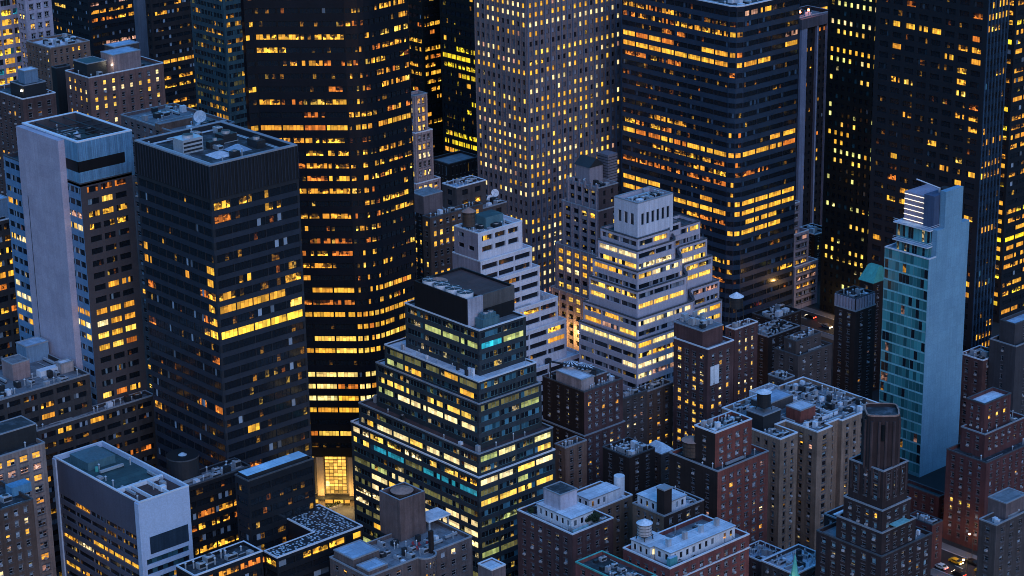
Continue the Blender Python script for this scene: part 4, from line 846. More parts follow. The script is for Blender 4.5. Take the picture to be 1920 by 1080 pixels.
# ---- M16, M17, M18 dark blocks in the middle right
b = bldg('apartment_tower', 'unlit dark brown tower with a pale crenellated band, left of the teal glass tower', 'apartment block', (1604, 572), 762, WB4, 37, 15, [(560, 1566, 1640, 0, 'roof_dark', 'coping_dark'), (584, 1565, 1642, .6, 'roof_dark', 'coping_grey')],
  kR=dict(bay=4, ow=.3), kL=dict(bay=3.3, ow=.36), lit=LIT(.01, P_RES, sky=.05, dim=.03)); b.clutter(0, 6, 4)
m = b.mb(); q = b.tiers[0]['poly']; zt_ = b.tiers[1]['z']
for i in range(7): y = q[0][1]+(q[3][1]-q[0][1])*(i+.5)/7; m.box(q[0][0]-.5, y-.45, zt_-.2, q[0][0]-.02, y+.45, zt_+4.2, W4l); x = q[0][0]+(q[1][0]-q[0][0])*(i+.5)/7; m.box(x-.45, q[0][1]-.5, zt_-.2, x+.45, q[0][1]-.02, zt_+4.2, W4l)
b.part('crenellation', m)
b = bldg('apartment_tower', 'dark brick tower with a green copper hipped roof touching the teal glass tower', 'apartment block', (1636, 560), 800, WB4, 38, 15, [(532, 1612, 1668, 0, 'roof_dark', 'coping_dark')], kR=dict(bay=4, ow=.3), lit=LIT(.02, P_RES, sky=.05))
m = b.mb(); q = b.tiers[0]['poly']; zt_ = b.tiers[0]['z']+.2; cxm = (q[0][0]+q[1][0])/2; cym = (q[0][1]+q[3][1])/2; m.prism(inset(q, -.4), zt_, zt_+5.2, MT['copper'], None, True, rr(cxm-1, cym-2.5, 2, 5)); b.part('copper_roof', m)
b = bldg('brick_building', 'dim stone block with a lighter end wall, right of the narrow plum tower', 'building', (1497, 670), 742, WB8, 39, 15, [(640, 1470, 1540, (-2, -3), 'roof_dark', 'coping_dark'), (668, 1452, 1560, 0, 'roof_dark', 'coping_dark')],
  kR=dict(bay=4, ow=.34), kL=dict(bay=3.6, ow=.4), lit=LIT(.02, P_RES, sky=.08)); b.clutter(1, 12, 4); b.clutter(0, 6, 4)
b = bldg('brick_building', 'dark brick block with a flat roof of ducts, at the foot of the navy tower', 'building', (1440, 655), 800, WB4, 40, 15, [(632, 1400, 1500, 0, 'roof_dark', 'coping_grey')], kR=dict(bay=4, ow=.34), lit=LIT(.06, P_RES, sky=.1)); b.clutter(0, 14, 4)
b = bldg('low_building', 'dark block with grey stacked rooftop boxes below the mauve banded block', 'building', (1450, 615), 850, WB4, 41, 15, [(600, 1410, 1502, 0, 'roof_dark', 'coping_dark')], kR=dict(bay=4, ow=.4), lit=LIT(.1, P_OFF, sky=.1)); b.clutter(0, 8, 5, big=1.4)
b = bldg('low_building', 'small building with a bright white end wall, right of the plum tower foot', 'building', (1419, 740), 700, mat('white_render', (.62, .66, .75), .8), 42, 14, [(738, 1405, 1457, 0, 'roof_grey', 'coping_light')],
  kR=dict(bay=4.2, ow=.36, wh=.42, top=2), lit=LIT(.3, P_OFF, sky=.2)); b.clutter(0, 4, 4)
b = bldg('brick_building', 'dim beige block with an old balustrade, between the stone block and the bright white wall', 'building', (1470, 715), 715, WB8, 43, 14, [(712, 1440, 1490, 0, 'roof_dark', 'coping_grey')], kR=dict(bay=3.2, ow=.4), lit=LIT(.05, P_RES, sky=.2)); b.clutter(0, 4, 4)
# ---- M19 small stone house right of the green glass block
b = bldg('low_building', 'small plain stone building with arched roofline tucked right of the green glass block', 'building', (1060, 845), 666, WB7, 44, 15, [(840, 1040, 1100, 0, 'roof_dark', 'coping_grey')], kR=dict(bay=3.4, ow=.4, wh=.6), lit=LIT(.02, P_RES, sky=.2)); b.clutter(0, 3, 4)
# ---- M21 left low office + podium
WL = mat('grey_brown_panel', (.085, .078, .085), .75)
b = bldg('office_building', 'low dark office block with messy white roof houses, in front of the pale slab tower', 'building', (-60, 775), 640, WL, 45, 21.5, [(768, -140, 168, 0, 'roof_grey', 'coping_grey')],
  kR=dict(bay=6, ow=.8, wh=.48, k=5, r=1, frame=MT['frame_dark']), lit=LIT(.2, P_OFF, fl=.4, run=.5, dim=.1), ph=1.2)
zr = ztop(b); pr = at_z(28, 712, zr)
b.bulk_r(pr.x-1, pr.y-1, 6, 6.5, zr, 5.5, wall=BR('pink_render', (.36, .30, .34)), roof='roof_grey'); pr2 = at_z(50, 690, zr); b.bulk_r(pr2.x+2, pr2.y+3, 8, 6, zr, 5.5, wall=mat('blue_render', (.16, .26, .38), .8), roof='roof_blue')
pr3 = at_z(112, 700, zr); b.bulk_r(pr3.x, pr3.y-1, 4.5, 3, zr, 3.2, wall=BR('white_brick', (.5, .5, .56)), roof='roof_white'); pr4 = at_z(72, 706, zr); m = b.mb(); m.box(pr4.x, pr4.y-1.5, zr, pr4.x+7.5, pr4.y+1.2, zr+1.9, MT['coping_light']); b.part('tank', m)
b.clutter(0, 26, 9, big=.9, avoid=[rr(pr.x-2, pr.y-2, 14, 14), rr(pr3.x-1, pr3.y-3, 7, 7)])
b = bldg('office_podium', 'dark two-step office podium with a lit ribbon of yellow windows, below the white slab tower', 'building', (70, 815), 650, WL, 46, 21, [(808, 52, 290, 0, 'roof_grey', 'coping_grey')],
  kR=dict(bay=6, ow=.85, wh=.48, k=5, r=1, frame=MT['frame_dark']), lit=LIT(.28, P_OFF, fl=.3, run=.6, dim=.1)); b.clutter(0, 10, 6)
# ---- left edge pieces
b = bldg('office_building', 'brown office block with wide amber windows at the left edge beside the white slab tower', 'building', (-60, 430), 740, WL, 47, 21.5, [(428, -100, 44, 0, 'roof_blue', 'coping_light')],
  kR=dict(bay=6, ow=.85, wh=.5, k=5, r=1, frame=MT['frame_dark']), lit=LIT(.6, P_OFF, fl=.1, run=.6, dim=.1)); zr = ztop(b); b.bulk_r(b.x+8, b.y+2, 9, 8, zr, 7.5, wall=mat('blue_render', (.16, .26, .38), .8), roof='roof_blue')
b.clutter(0, 8, 4)
# ---- background, top left
b = bldg('office_tower', 'pale stone grid tower with big golden lit panes in the top left corner', 'tower', (-40, 120), 1010, mat('lilac_stone', (.36, .33, .42), .75), 48, 16.5, [(-70, -120, 61, 0)],
  kR=dict(bay=6.2, ow=.84, wh=.62, k=3, r=1, frame=MT['frame_teal'], fin=(.7, .4, MATS['lilac_stone'])), lit=LIT(.75, [(GOLD, 3), ((1.5, .9, .05), 2), (AMB, 1), (TEAL, .8)], fl=.03, run=.6, sky=.3, skyc=(.1, .3, .35)))
b = bldg('office_tower', 'narrow lilac stone tower wing with paired small windows beside the golden grid tower', 'tower', (57, 120), 1008, MATS['lilac_stone'], 49, 16.5, [(-70, 24, 90, 0)], kR=dict(bay=3.3, ow=.56, wh=.5, k=2), lit=LIT(.3, [(YEL, 1), (GOLD, 1)], sky=.1))
b = bldg('brick_building', 'red-brown brick palazzo block with two rows of lit top windows and a white penthouse', 'building', (167, 156), 900, BR('rose_brick', (.26, .16, .155)), 50, 13.6, [(146, 122, 306, 0, 'roof_dark', 'coping_light')],
  kR=dict(bay=4.2, ow=.34, wh=.56), lit=LIT(.35, [(YEL, 1), (GOLD, 1.4), (CRM, .8)], fl=.3, run=.45, even=.8, sky=.12), sp=((172, .8, CRM, 1), (158, .7, YEL, 1)), top=2.2)
zr = ztop(b); b.bulk_r(b.x+13, b.y+2, 13, 9, zr, 7.5, wall=BR('pink_render', (.36, .30, .34)), roof='roof_blue'); b.bulk_r(b.x+2, b.y+4, 9, 10, zr, 5.5, wall=MT['metal_dark'], roof='roof_teal'); b.bulk_r(b.x+20, b.y+12, 12, 7, zr, 8, wall=WB8, roof='roof_blue'); b.clutter(0, 10, 6)
l = bpy.data.lights.new('roof_lamp', 'POINT'); l.energy = 84; l.color = (1, .85, .6); lo = bpy.data.objects.new('roof_lamp', l); COL.objects.link(lo); lo.location = (b.x+11.5, b.y+1.5, zr+4)
m = b.mb(); m.cyl(b.x+12.4, b.y+2.2, .25, zr+3.4, zr+4, mat_lamp('warm_bulb', (1, .85, .6), 5), 8); b.part('wall_lamp', m)
b = bldg('brick_building', 'brown block with a bright white two-part roof dotted with dark vents, behind the brick palazzo', 'building', (94, 92), 985, WB7, 51, 13, [(90, 49, 168, 0, 'roof_white', 'coping_grey')],
  kR=dict(bay=3, ow=.4, wh=.55), lit=LIT(.25, [(YEL, 1), (GOLD, 1)], fl=.3, run=.5, sky=.1)); b.clutter(0, 9, 8, big=1.1, kinds=('hatch', 'air_conditioner'))
b = bldg('brick_building', 'dim mauve brick block with dark roof and a pale cornice at the left edge', 'building', (42, 186), 870, BR('rose_brick_dark', (.17, .115, .12)), 52, 15, [(186, -20, 104, 0, 'roof_dark', 'coping_light')],
  kR=dict(bay=3.7, ow=.4, wh=.55), lit=LIT(.2, [(GOLD, 1), (AMB, 1)], fl=.4, run=.5, even=.8, sky=.1), top=2.5)
zr = ztop(b); b.bulk_r(b.x+2, b.y+2, 10, 10, zr, 5.5, wall=MT['metal_dark'], roof='roof_dark'); b.bulk_r(b.x+4, b.y+4, 6, 5, zr+5.5, 5, wall=mat('steel_blue', (.14, .22, .32), .6), roof='roof_white'); b.clutter(0, 5, 3)
m = b.mb(); m.cyl(b.x+1.6, b.y+3, .3, zr+3.2, zr+3.8, mat_lamp('warm_bulb', (1, .85, .6), 5), 8); b.part('wall_lamp', m)
b = bldg('brick_building', 'dark green-black blank block between the two brown brick blocks at the left', 'building', (106, 140), 930, mat('black_green_wall', (.03, .04, .05), .8), 53, 14, [(128, 96, 132, 0, 'roof_dark', 'coping_dark')], kR=dict(bay=30, ow=.1), lit=LIT(0, P_OFF, sky=0))
b = bldg('office_tower', 'dark tower with glowing orange-yellow strip floors behind the brick palazzo roof', 'tower', (170, 60), 1120, W9, 54, 13.5, [(-90, 80, 264, 0)],
  kR=dict(bay=5, ow=.93, wh=.45, k=4, r=1, frame=MT['frame_dark']), lit=LIT(.55, [(AMB, 2), (GOLD, 2), (PNK, 1), (ORG, 1)], fl=.1, run=.6, dim=.1), litL=LIT(.06, P_OFF, fl=.3))
b = bldg('slab_tower', 'plain slate-grey windowless slab beside the strip-lit dark tower', 'tower', (263, 100), 1085, mat('slate_slab', (.13, .15, .20), .8), 55, 13, [(-60, 258, 288, 0)], kR=dict(bay=60, ow=.1, blank=1), lit=LIT(0, P_OFF))
b = bldg('office_tower', 'brown-black tower with scattered amber windows between the slate slab and the blue-green glass tower', 'tower', (288, 100), 1040, mat('brown_metal', (.045, .038, .045), .6), 56, 14, [(-60, 268, 366, 0)],
  kR=dict(bay=4, ow=.92, wh=.45, k=3, r=1, frame=MT['frame_dark']), lit=LIT(.45, [(AMB, 2), (GOLD, 3)], fl=.25, run=.5, dim=.1), sp=((45, 0), (60, 0)))
b = bldg('office_tower', 'blue-green glass tower with faint amber windows left of the curved black tower', 'tower', (424, 100), 960, mat('teal_glass_wall', (.045, .10, .13), .35), 57, 14.5, [(-60, 352, 470, 0)],
  kR=dict(bay=2.2, ow=.93, wh=.55, k=2, r=1, frame=MT['frame_dark']), lit=LIT(.45, [(AMB, 2), (GOLD, 2), (DIMG, 3)], fl=.15, run=.5, gain=.5, sky=.2, skyc=(.05, .12, .16)))
b = bldg('office_building', 'broad building whose pale flat roof carries a large white satellite dish', 'building', (340, 262), 790, WB2, 58, 18, [(252, 226, 440, 0, 'roof_grey', 'coping_grey')], kR=dict(bay=4, ow=.5), lit=LIT(.2, P_OFF))
zr = ztop(b); q = at_z(376, 232, zr); dish('large white satellite dish on the broad pale roof behind the two left towers', q.x, q.y, zr, 2.3, -2.35)
q = at_z(300, 246, zr); b.bulk_r(q.x, q.y, 14, 3, zr, 2.5, wall=WB7, roof='roof_grey'); b.clutter(0, 16, 6, big=1.1)
# ================================================================== FRONT ROW
# F1 beige prewar block, left edge
WF1 = BR('grey_beige_stone', (.30, .27, .28))
b = bldg('apartment_building', 'pale stone apartment block with paired sash windows in the lower left corner', 'apartment block', (-70, 890), 590, WF1, 61, 22.5, [(878, -140, 84, 0, 'roof_dark', 'coping_grey')],
  kR=dict(bay=3.9, ow=.62, wh=.52, k=2), lit=LIT(.35, [(GOLD, 1), (PNK, 1.4), (AMB, 1.4), (CRM, .6)], fl=.1, run=.6, even=.5, sky=.35), top=2.0)
zr = ztop(b); q = at_z(0, 850, zr); b.bulk_r(q.x, q.y, 12, 8, zr, 5.5, wall=MT['metal_dark'], roof='roof_dark'); b.clutter(0, 14, 6, avoid=[rr(q.x-1, q.y-1, 14, 10)])
b = bldg('apartment_building', 'lower brown brick block with dim coloured windows in front of the pale stone apartments', 'apartment block', (-60, 985), 562, WB1, 62, 22, [(976, -120, 62, 0, 'roof_dark', 'coping_dark')],
  kR=dict(bay=3.2, ow=.42, wh=.5), lit=LIT(.3, [(GOLD, 1), (PNK, 1), (CRM, 1)], fl=.1, run=.2, even=.7, sky=.5)); b.clutter(0, 5, 6); zr = ztop(b); q = at_z(20, 930, zr)
m = b.mb(); m.box(q.x, q.y-1, zr, q.x+6, q.y+2.5, zr+2.6, mat('blue_tarp', (.10, .26, .42), .6)); b.part('awning', m)
# F2 white-blue slab building
WF2 = mat('blue_white_panel', (.40, .50, .68), .6, .06, .06); WF2g = mat('grey_curtain', (.11, .12, .17), .6, .12, .1)
b = Bld('office_building', 'blue-white framed office block with a sunken dark green roof, lower left', 'building', (260, 942.5), 585, WF2, 63)
fh = b.pitch(19.5)
sL = dict(fh=fh, bay=9, ow=.98, wh=.50, k=11, me=1.8, wall=WF2g, band=WF2g, dep=.35, lit=LIT(.35, [(GOLD, 2), (AMB, 1), (CRM, 1)], fl=.25, run=.55, dim=.2, sky=.15, skyc=(.16, .22, .3)))
sR = dict(fh=fh, bay=16, ow=.88, wh=.56, k=8, me=.3, wall=WF2, band=WF2, dep=.4, lit=LIT(.35, [(AMB, 1), (GOLD, 1)], fl=.4, run=.6, dim=.1, sky=.6, skyc=(.04, .12, .16)))
p, z = b.rect(cy=942.5, L=100, Rr=354); zb = z_of(b.x, b.y, 1052)
zb1 = z_of(b.x, b.y, 1014)
sRb = dict(fh=3, bay=2, blank=1, wall=WF2)
b.tier(p, z, sRb, dict(sRb, wall=WF2g), 'roof_teal', 1.4, 'coping_light', pt=.5); sL['top'] = .4; sR['top'] = zb1+1.0-z_of(b.x, b.y, 1053); b.tier(p, zb1+1.0, sR, sL, ftop=None); b.tiers[-1]['flush'] = True; b.done()
lx, ly = p[1][0]-b.x, p[3][1]-b.y; zr = z-1.4
m = b.mb(); m.box(b.x-.5, b.y-.4, 0, b.x-.02, b.y+1.6, z-.3, WF2); m.box(b.x-.5, b.y+ly-1.6, 0, b.x-.02, b.y+ly, z-.3, WF2); b.part('corner_pier', m)
m = b.mb(); za, zc_ = z_of(b.x, b.y, 1013), z_of(b.x, b.y, 1045); m.box(b.x+lx*.16, b.y-.08, zc_, b.x+lx*.93, b.y+.02, za, mat('dark_glass_wall', (.04, .07, .11), .15)); b.part('glass_panel', m)
m = b.mb()
for q_ in ((.05, .26, .95, .28), (.3, .02, .33, .26), (.62, .02, .65, .26)): m.box(b.x+lx*q_[0], b.y+ly*q_[1], zr, b.x+lx*q_[2], b.y+ly*q_[3], zr+1.3, MT['coping_light'])
m.box(b.x+.6, b.y+.6, zr, b.x+lx-.6, b.y+ly*.255, zr+.25, MT['roof_red']); b.part('roof_wall', m, b.roofobj)
m = b.mb(); m.box(b.x+lx*.2, b.y+ly*.7, zr, b.x+lx*.75, b.y+ly*.92, zr+2.4, mat('green_metal', (.08, .17, .21), .5)); b.part('plant_box', m, b.roofobj)
m = b.mb(); m.cyl(b.x+lx*.3, b.y+ly*.66, .5, zr, zr+1.4, MT['copper'], 10); b.part('vent_pipe', m, b.roofobj); b.clutter(0, 8, 5, kinds=('vent_pipe', 'duct', 'hatch'))
# F3 podium group under the black tower
WF3 = mat('black_blue_panel', (.026, .032, .044), .5, .2, .1)
P3 = dict(bay=6.5, ow=.94, wh=.55, k=5, r=1, me=.4, frame=MT['frame_dark'])
b = bldg('office_podium', 'black office podium with a pale empty roof deck in front of the black tower', 'building', (330, 925), 606, WF3, 64, 23, [(921, 300, 470, 0, 'roof_grey', 'coping_dark')], kR=P3, lit=LIT(.4, P_OFF, fl=.1, run=.5, dim=.15))
zr = ztop(b); q = at_z(345, 893, zr); t = thing('water_tank', 'squat black round tank on the pale roof deck at the foot of the black tower', 'water tank', (q.x, q.y, zr)); m = MB((q.x, q.y, zr)); m.cyl(q.x, q.y, 4.6, zr, zr+6.4, MT['metal_dark'], 28); m.build('tank', t); m = MB((q.x, q.y, zr)); m.cyl(q.x, q.y, 4.8, zr+6.4, zr+6.8, MT['coping_dark'], 28, mt=MT['frame_dark']); m.cyl(q.x, q.y, 1.3, zr+6.8, zr+7.4, MT['metal_light'], 14, .4); m.build('lid', t); b.clutter(0, 8, 5)
b = bldg('office_building', 'black cube-like office block with a bright blue-white strip on its roof and dim orange windows', 'building', (465, 905), 592, WF3, 65, 23.5, [(902, 440, 588, 0, 'roof_dark', 'coping_dark')], kR=P3, lit=LIT(.28, P_OFF, fl=.2, run=.4, dim=.2), litL=LIT(.05, P_OFF), top=2.2)
zr = ztop(b); q = b.tiers[0]['poly']; lx, ly = q[1][0]-b.x, q[3][1]-b.y; m = b.mb(); m.box(b.x+.8, b.y+1.4, zr, b.x+lx-1.0, b.y+min(ly-.6, 6.2), zr+1.8, MT['metal_dark'], mat_roof('roof_cyan', (.40, .62, .78), (.3, .5, .66))); b.part('roof_strip', m)
b = bldg('office_podium', 'black office wing with a pale coping line and orange lit rooms at the bottom edge', 'building', (365, 1086), 560, WF3, 66, 23.5, [(1080, 330, 492, 0, 'roof_dark', 'coping_light')], kR=P3, lit=LIT(.5, P_OFF, fl=.1, run=.5, dim=.15)); b.clutter(0, 6, 5)
b = Bld('office_building', 'low block with a white-dotted dark roof and golden lit rooms at the bottom', 'building', (519, 1046), 575, WF3, 67); fh = b.pitch(23)
st = dict(P3, fh=fh, wall=WF3, band=WF3, dep=.35, bay=5.5, k=2, lit=LIT(.85, [(GOLD, 3), (AMB, 3), (YEL, 1)], fl=.05, run=.6, dim=.1))
p, z = b.rect(cy=1046, L=495, Rr=680); ly = 25; p[2] = (p[2][0], b.y+ly); p[3] = (p[3][0]-0, b.y+ly); p = [p[0], p[1], (p[1][0], b.y+16), (p[1][0]-7, b.y+ly), (p[0][0], b.y+8)]
p = [p[0], p[1], (p[1][0], p[0][1]+20), (p[1][0]-12.5, p[0][1]+20), (p[1][0]-12.5, p[0][1]+6.2), (p[0][0], p[0][1]+6)]
mdots = mat('dotted_roof', (.02, .024, .03), .5); n_ = mdots.node_tree; v_ = n_.nodes.new('ShaderNodeTexVoronoi'); v_.inputs['Scale'].default_value = 1.05; v_.inputs['Randomness'].default_value = .8
g_ = n_.nodes.new('ShaderNodeNewGeometry'); n_.links.new(g_.outputs['Position'], v_.inputs['Vector']); r_ = n_.nodes.new('ShaderNodeMapRange'); r_.inputs[1].default_value = .40; r_.inputs[2].default_value = .32; n_.links.new(v_.outputs['Distance'], r_.inputs[0])
x_ = n_.nodes.new('ShaderNodeMix'); x_.data_type = 'RGBA'; n_.links.new(r_.outputs[0], x_.inputs[0]); x_.inputs[6].default_value = (.02, .024, .03, 1); x_.inputs[7].default_value = (.48, .55, .62, 1); n_.links.new(x_.outputs[2], n_.nodes['Principled BSDF'].inputs['Base Color'])
b.tier(p, z, st, st, 'dotted_roof', .3, 'coping_light', ftop=1.3); b.done()
# F4 beige block with brick tank tower, bottom centre
WF4 = BR('taupe_brick', (.19, .165, .18))
b = Bld('apartment_building', 'taupe brick block with rounded bays, pale terraces and a square brick tank tower, bottom centre', 'apartment block', (691, 1085), 560, WF4, 68); fh = b.pitch(22)
st = dict(sill=MT['stone_trim'], fh=fh, bay=3.4, ow=.42, wh=.5, k=1, r=2, me=1, wall=WF4, band=WF4, dep=.3, frame=MT['frame_white'], lit=LIT(.2, P_RES, fl=.2, run=.3, sky=.25))
p, z = b.rect(cy=1082, L=618, Rr=885)
x0, y0 = p[0]; x1 = p[1][0]; y1 = p[3][1]
arcp = [(x0+(x1-x0)*.55+3.0*math.cos(a), y0+2.6*math.sin(a)) for a in [math.pi+math.pi*i/8 for i in range(9)]]
poly = [(x0, y0)]+arcp+[(x1, y0), (x1, y1), (x0, y1)]
sty = [st]+[dict(st, bay=1.2, ow=.8)]*8+[st, None, None, st]
b.tier(poly, z, styles=sty+[st], roof='roof_grey', ph=1.0, cop='coping_grey', ftop=1.4); b.tiers[-1]['styles'] = [st]+[dict(st, bay=1.15, ow=.8)]*8+[st, None, None, st]
b.done(); zr = z-1
b.bulk_r(x0+.8, y0+7.5, 9, y1-y0-8.5, zr, 3.2, wall=WF4, roof='roof_blue', name='upper_storey'); b.bulk_r(x0+.4, y0+.4, 6.5, 5, zr, 2.4, wall=WF4, roof='roof_blue', name='penthouse')
q_ = at_z(752, 1016, zr); bx_, by_ = q_.x, q_.y; zt_ = zr+12.5; m = b.mb(); WT = BR('mauve_brick_tower', (.20, .155, .165)); bw = 9.0
m.box(bx_, by_, zr, bx_+bw, by_+bw, zt_-2.4, WT)
for q_ in ((0, 0, bw, .5), (0, bw-.5, bw, bw), (0, .5, .5, bw-.5), (bw-.5, .5, bw, bw-.5)): m.box(bx_+q_[0], by_+q_[1], zt_-2.4, bx_+q_[2], by_+q_[3], zt_, WT, MT['coping_grey'])
b.part('tank_tower', m); water_tower('water tank with a rounded rust cap inside the square brick tower at the bottom centre', bx_+bw/2, by_+bw/2, zt_-2.4, 2.9, 2.4, .3, 'wood_tank', 'cone_rust', ch=.9)
m = b.mb(); m.prism(rr(bx_+9.3, by_-1, 8, 6), zr+3.0, zr+3.4, MT['coping_light'], MT['roof_white']); m.box(bx_+9.8, by_-.5, zr, bx_+10.2, by_-.1, zr+3, MT['metal_light']); m.box(bx_+16.5, by_-.5, zr, bx_+16.9, by_-.1, zr+3, MT['metal_light']); m.box(bx_+16.5, by_+4, zr, bx_+16.9, by_+4.4, zr+3, MT['metal_light']); b.part('canopy', m)
m = b.mb(); m.box(x0+22.5, y0+1.0, zr, x0+23.6, y0+2.0, zr+6.5, WB4); b.part('chimney', m)
for i, (dx, dy) in enumerate(((21, 5), (23, 6.5), (25, 5.5), (22, 8))):
    m = b.mb(); x, y = x0+dx, y0+dy; m.box(x, y, zr+.4, x+.7, y+.7, zr+.5, mat('chair_red', (.35, .05, .06), .6)); m.box(x, y+.6, zr+.5, x+.7, y+.7, zr+1.1, MT['chair_red'])
    for a_, c_ in ((.05, .05), (.6, .05), (.05, .6), (.6, .6)): m.box(x+a_, y+c_, zr, x+a_+.06, y+c_+.06, zr+.4, MT['chair_red'])
    t = m; o = MB((x, y, zr)); o.v = [(v[0]+b.base[0]-x, v[1]+b.base[1]-y, v[2]+b.base[2]-zr) for v in m.v]; o.f = m.f; o.m = m.m; o.mats = m.mats; o.lit = m.lit
    ob = o.build('terrace_chair'); ob['label'] = 'small red chair on the pale roof terrace beside the brick tank tower'; ob['category'] = 'chair'; ob['group'] = 'red chairs on the roof terrace'
b.clutter(0, 12, 7, big=.7, avoid=[rr(x0, y0, 11, y1-y0), rr(bx_-1, by_-2, 20, 13)])
# F5 small chimney block
b = bldg('low_building', 'small shaft with a bright white square cap at the bottom edge, right of centre', 'building', (922, 1075), 555, WB2, 69, 22, [(1069, 896, 948, 0, 'roof_white', 'coping_light')], kR=dict(bay=9), lit=LIT(0, P_RES, sky=0), ph=.3)
# F6a brown block with courtyard and white rooftop terrace
b = bldg('apartment_building', 'dark brown brick apartment block with a white penthouse and terrace trees on its roof', 'apartment block', (1073, 1002), 588, WB6, 71, 20.5, [(1002, 970, 1150, 0, 'roof_grey', 'coping_light')],
  kR=dict(bay=3.4, ow=.4, wh=.5), lit=LIT(.04, P_RES, fl=.2, sky=.18), ph=1.2, top=2.0)
zr = ztop(b); WR = mat('white_stucco', (.60, .63, .70), .8, .15, .2); q = b.tiers[0]['poly']; lx, ly = q[1][0]-b.x, q[3][1]-b.y
def pent(b, x, y, lx, ly, z, h, wall=WR, roof='roof_white', n=3, seed=1, name='penthouse'):
    """roof house with real door and window openings on its two near sides"""
    m = b.mb(); rg = random.Random(seed); wn = []; st_ = dict(fh=30, bay=2.4, ow=.42, wh=.058, k=1, r=1, me=.3, wall=wall, dep=.2, top=.7, frame=MT['frame_dark'], skip=.25, lit=LIT(.06, P_RES, sky=.2))
    pl = rr(x, y, lx, ly); facade(m, pl[0], pl[1], z, z+h, st_, wn, rg, [], None); facade(m, pl[3], pl[0], z, z+h, st_, wn, rg, [], None)
    for i_ in (1, 2): m.poly([(*pl[i_], z), (*pl[(i_+1) % 4], z), (*pl[(i_+1) % 4], z+h), (*pl[i_], z+h)], wall)
    for w_ in wn: emit_window(m, w_)
    o = b.part(name, m); m = b.mb(); m.box(x-.25, y-.25, z+h, x+lx+.25, y+ly+.25, z+h+.3, MT['coping_grey'], MT[roof]); m.build('roof', o)
    ALLWALL.append(tuple((*p_, z+h) for p_ in pl)); return o
pent(b, b.x+3, b.y+3.5, lx*.52, ly*.62, zr, 3.6, seed=1); 
b.bulk_r(b.x+4.5, b.y+ly*.42, 6.5, 7.0, zr+3.5, 5.0, wall=mat('lilac_render', (.42, .41, .50), .8), roof='roof_dark')
m = b.mb(); m.box(b.x+1.2, b.y+.8, zr, b.x+7, b.y+1.2, zr+1.7, mat('blue_glass_rail', (.2, .38, .46), .4)); b.part('screen', m)
b.clutter(0, 14, 4, big=.6, avoid=[rr(b.x+2.5, b.y+3, lx*.54, ly*.64)]); A6 = (b.x, b.y, lx, ly, zr)
WK = BR('ochre_brick', (.25, .185, .15))
b6 = bldg('apartment_building', 'ochre brick rear wing with a long white roof, behind the terrace trees', 'apartment block', (1100, 960), 612, WK, 72, 20.5, [(962, 1040, 1186, 0, 'roof_white', 'coping_light')], kR=dict(bay=3.2, ow=.4, wh=.52), lit=LIT(.08, P_RES, sky=.3))
pent(b6, b6.x+3, b6.y+2, 12, 5.5, ztop(b6), 3.4, seed=2); q6 = at_z(1165, 893, ztop(b6)); m = b6.mb(); m.cyl(b6.x+17.5, b6.y+4.5, 1.6, ztop(b6), ztop(b6)+6.0, WR, 18); b6.part('stair_turret', m); b6.clutter(0, 14, 3, big=.6, avoid=[rr(b6.x+2.5, b6.y+1.5, 13, 6.5)])
b7 = bldg('apartment_building', 'dark brick courtyard wing with white roof houses and a tall square chimney stack', 'apartment block', (1245, 972), 598, WB4, 73, 20.5, [(968, 1186, 1320, 0, 'roof_white', 'coping_grey')], kR=dict(bay=3.2, ow=.4, wh=.52), kL=dict(wall=WK, band=WK, bay=3.0, ow=.42, wh=.55), lit=LIT(.06, P_RES, sky=.3))
zr = ztop(b7); pent(b7, b7.x+1.6, b7.y+2.2, 9.5, 10, zr, 3.2, seed=3)
m = b7.mb(); m.box(b7.x+.4, b7.y+.3, zr-.4, b7.x+3.4, b7.y+3.3, zr+8.5, WB4); m.box(b7.x+.2, b7.y+.1, zr+8.5, b7.x+3.6, b7.y+3.5, zr+8.9, MT['coping_grey']); b7.part('chimney', m); b7.clutter(0, 10, 5, big=.6, avoid=[rr(b7.x+.4, b7.y+.2, 12, 13)])
# F6b front brick block with white roof and teal ledge
WRB = BR('wine_brick', (.25, .095, .10))
b = bldg('apartment_building', 'wine red brick apartment block with a long white roof house and a glass corner room', 'apartment block', (1256, 1066), 556, WRB, 74, 21, [(1066, 1168, 1405, 0, 'roof_grey', 'coping_light')],
  kR=dict(bay=3.3, ow=.46, wh=.52, k=2, ledge=(3, .4, MT['coping_light'])), kL=dict(bay=3.3, ow=.42, wh=.5, ledge=(3, .35, MT['coping_light'])), lit=LIT(.08, P_RES, fl=.2, sky=.45), ph=1.2, top=2.0)
zr = ztop(b); q = b.tiers[0]['poly']; lx, ly = q[1][0]-b.x, q[3][1]-b.y; pent(b, b.x+3.0, b.y+2.6, lx-6.0, 6.0, zr, 3.6, seed=5); pent(b, b.x+1.8, b.y+9.2, 7.5, ly-10.5, zr, 3.4, seed=6)
m = b.mb(); m.box(b.x+1.4, b.y+1.3, zr, b.x+4.2, b.y+2.5, zr+3.0, mat('teal_greenhouse', (.08, .30, .34), .2), MT['roof_blue']); b.part('glass_room', m)
for i in range(4):
    m = b.mb(); x = b.x+5+i*6.2; m.box(x, b.y+5.5, zr+3.9, x+1.2, b.y+6.6, zr+6.0, MT['concrete' if i % 2 else 'metal_light']); b.part('chimney', m)
b.clutter(0, 8, 4, big=.5); b.clutter(0, 8, 14, big=.5)
water_tower('white-capped pale water tank on dark legs above the wine red block', b.x+4.2, b.y+ly-4.0, zr+3.9, 2.0, 3.4, 1.3, 'tank_pale', 'cone_white', ch=1.2)
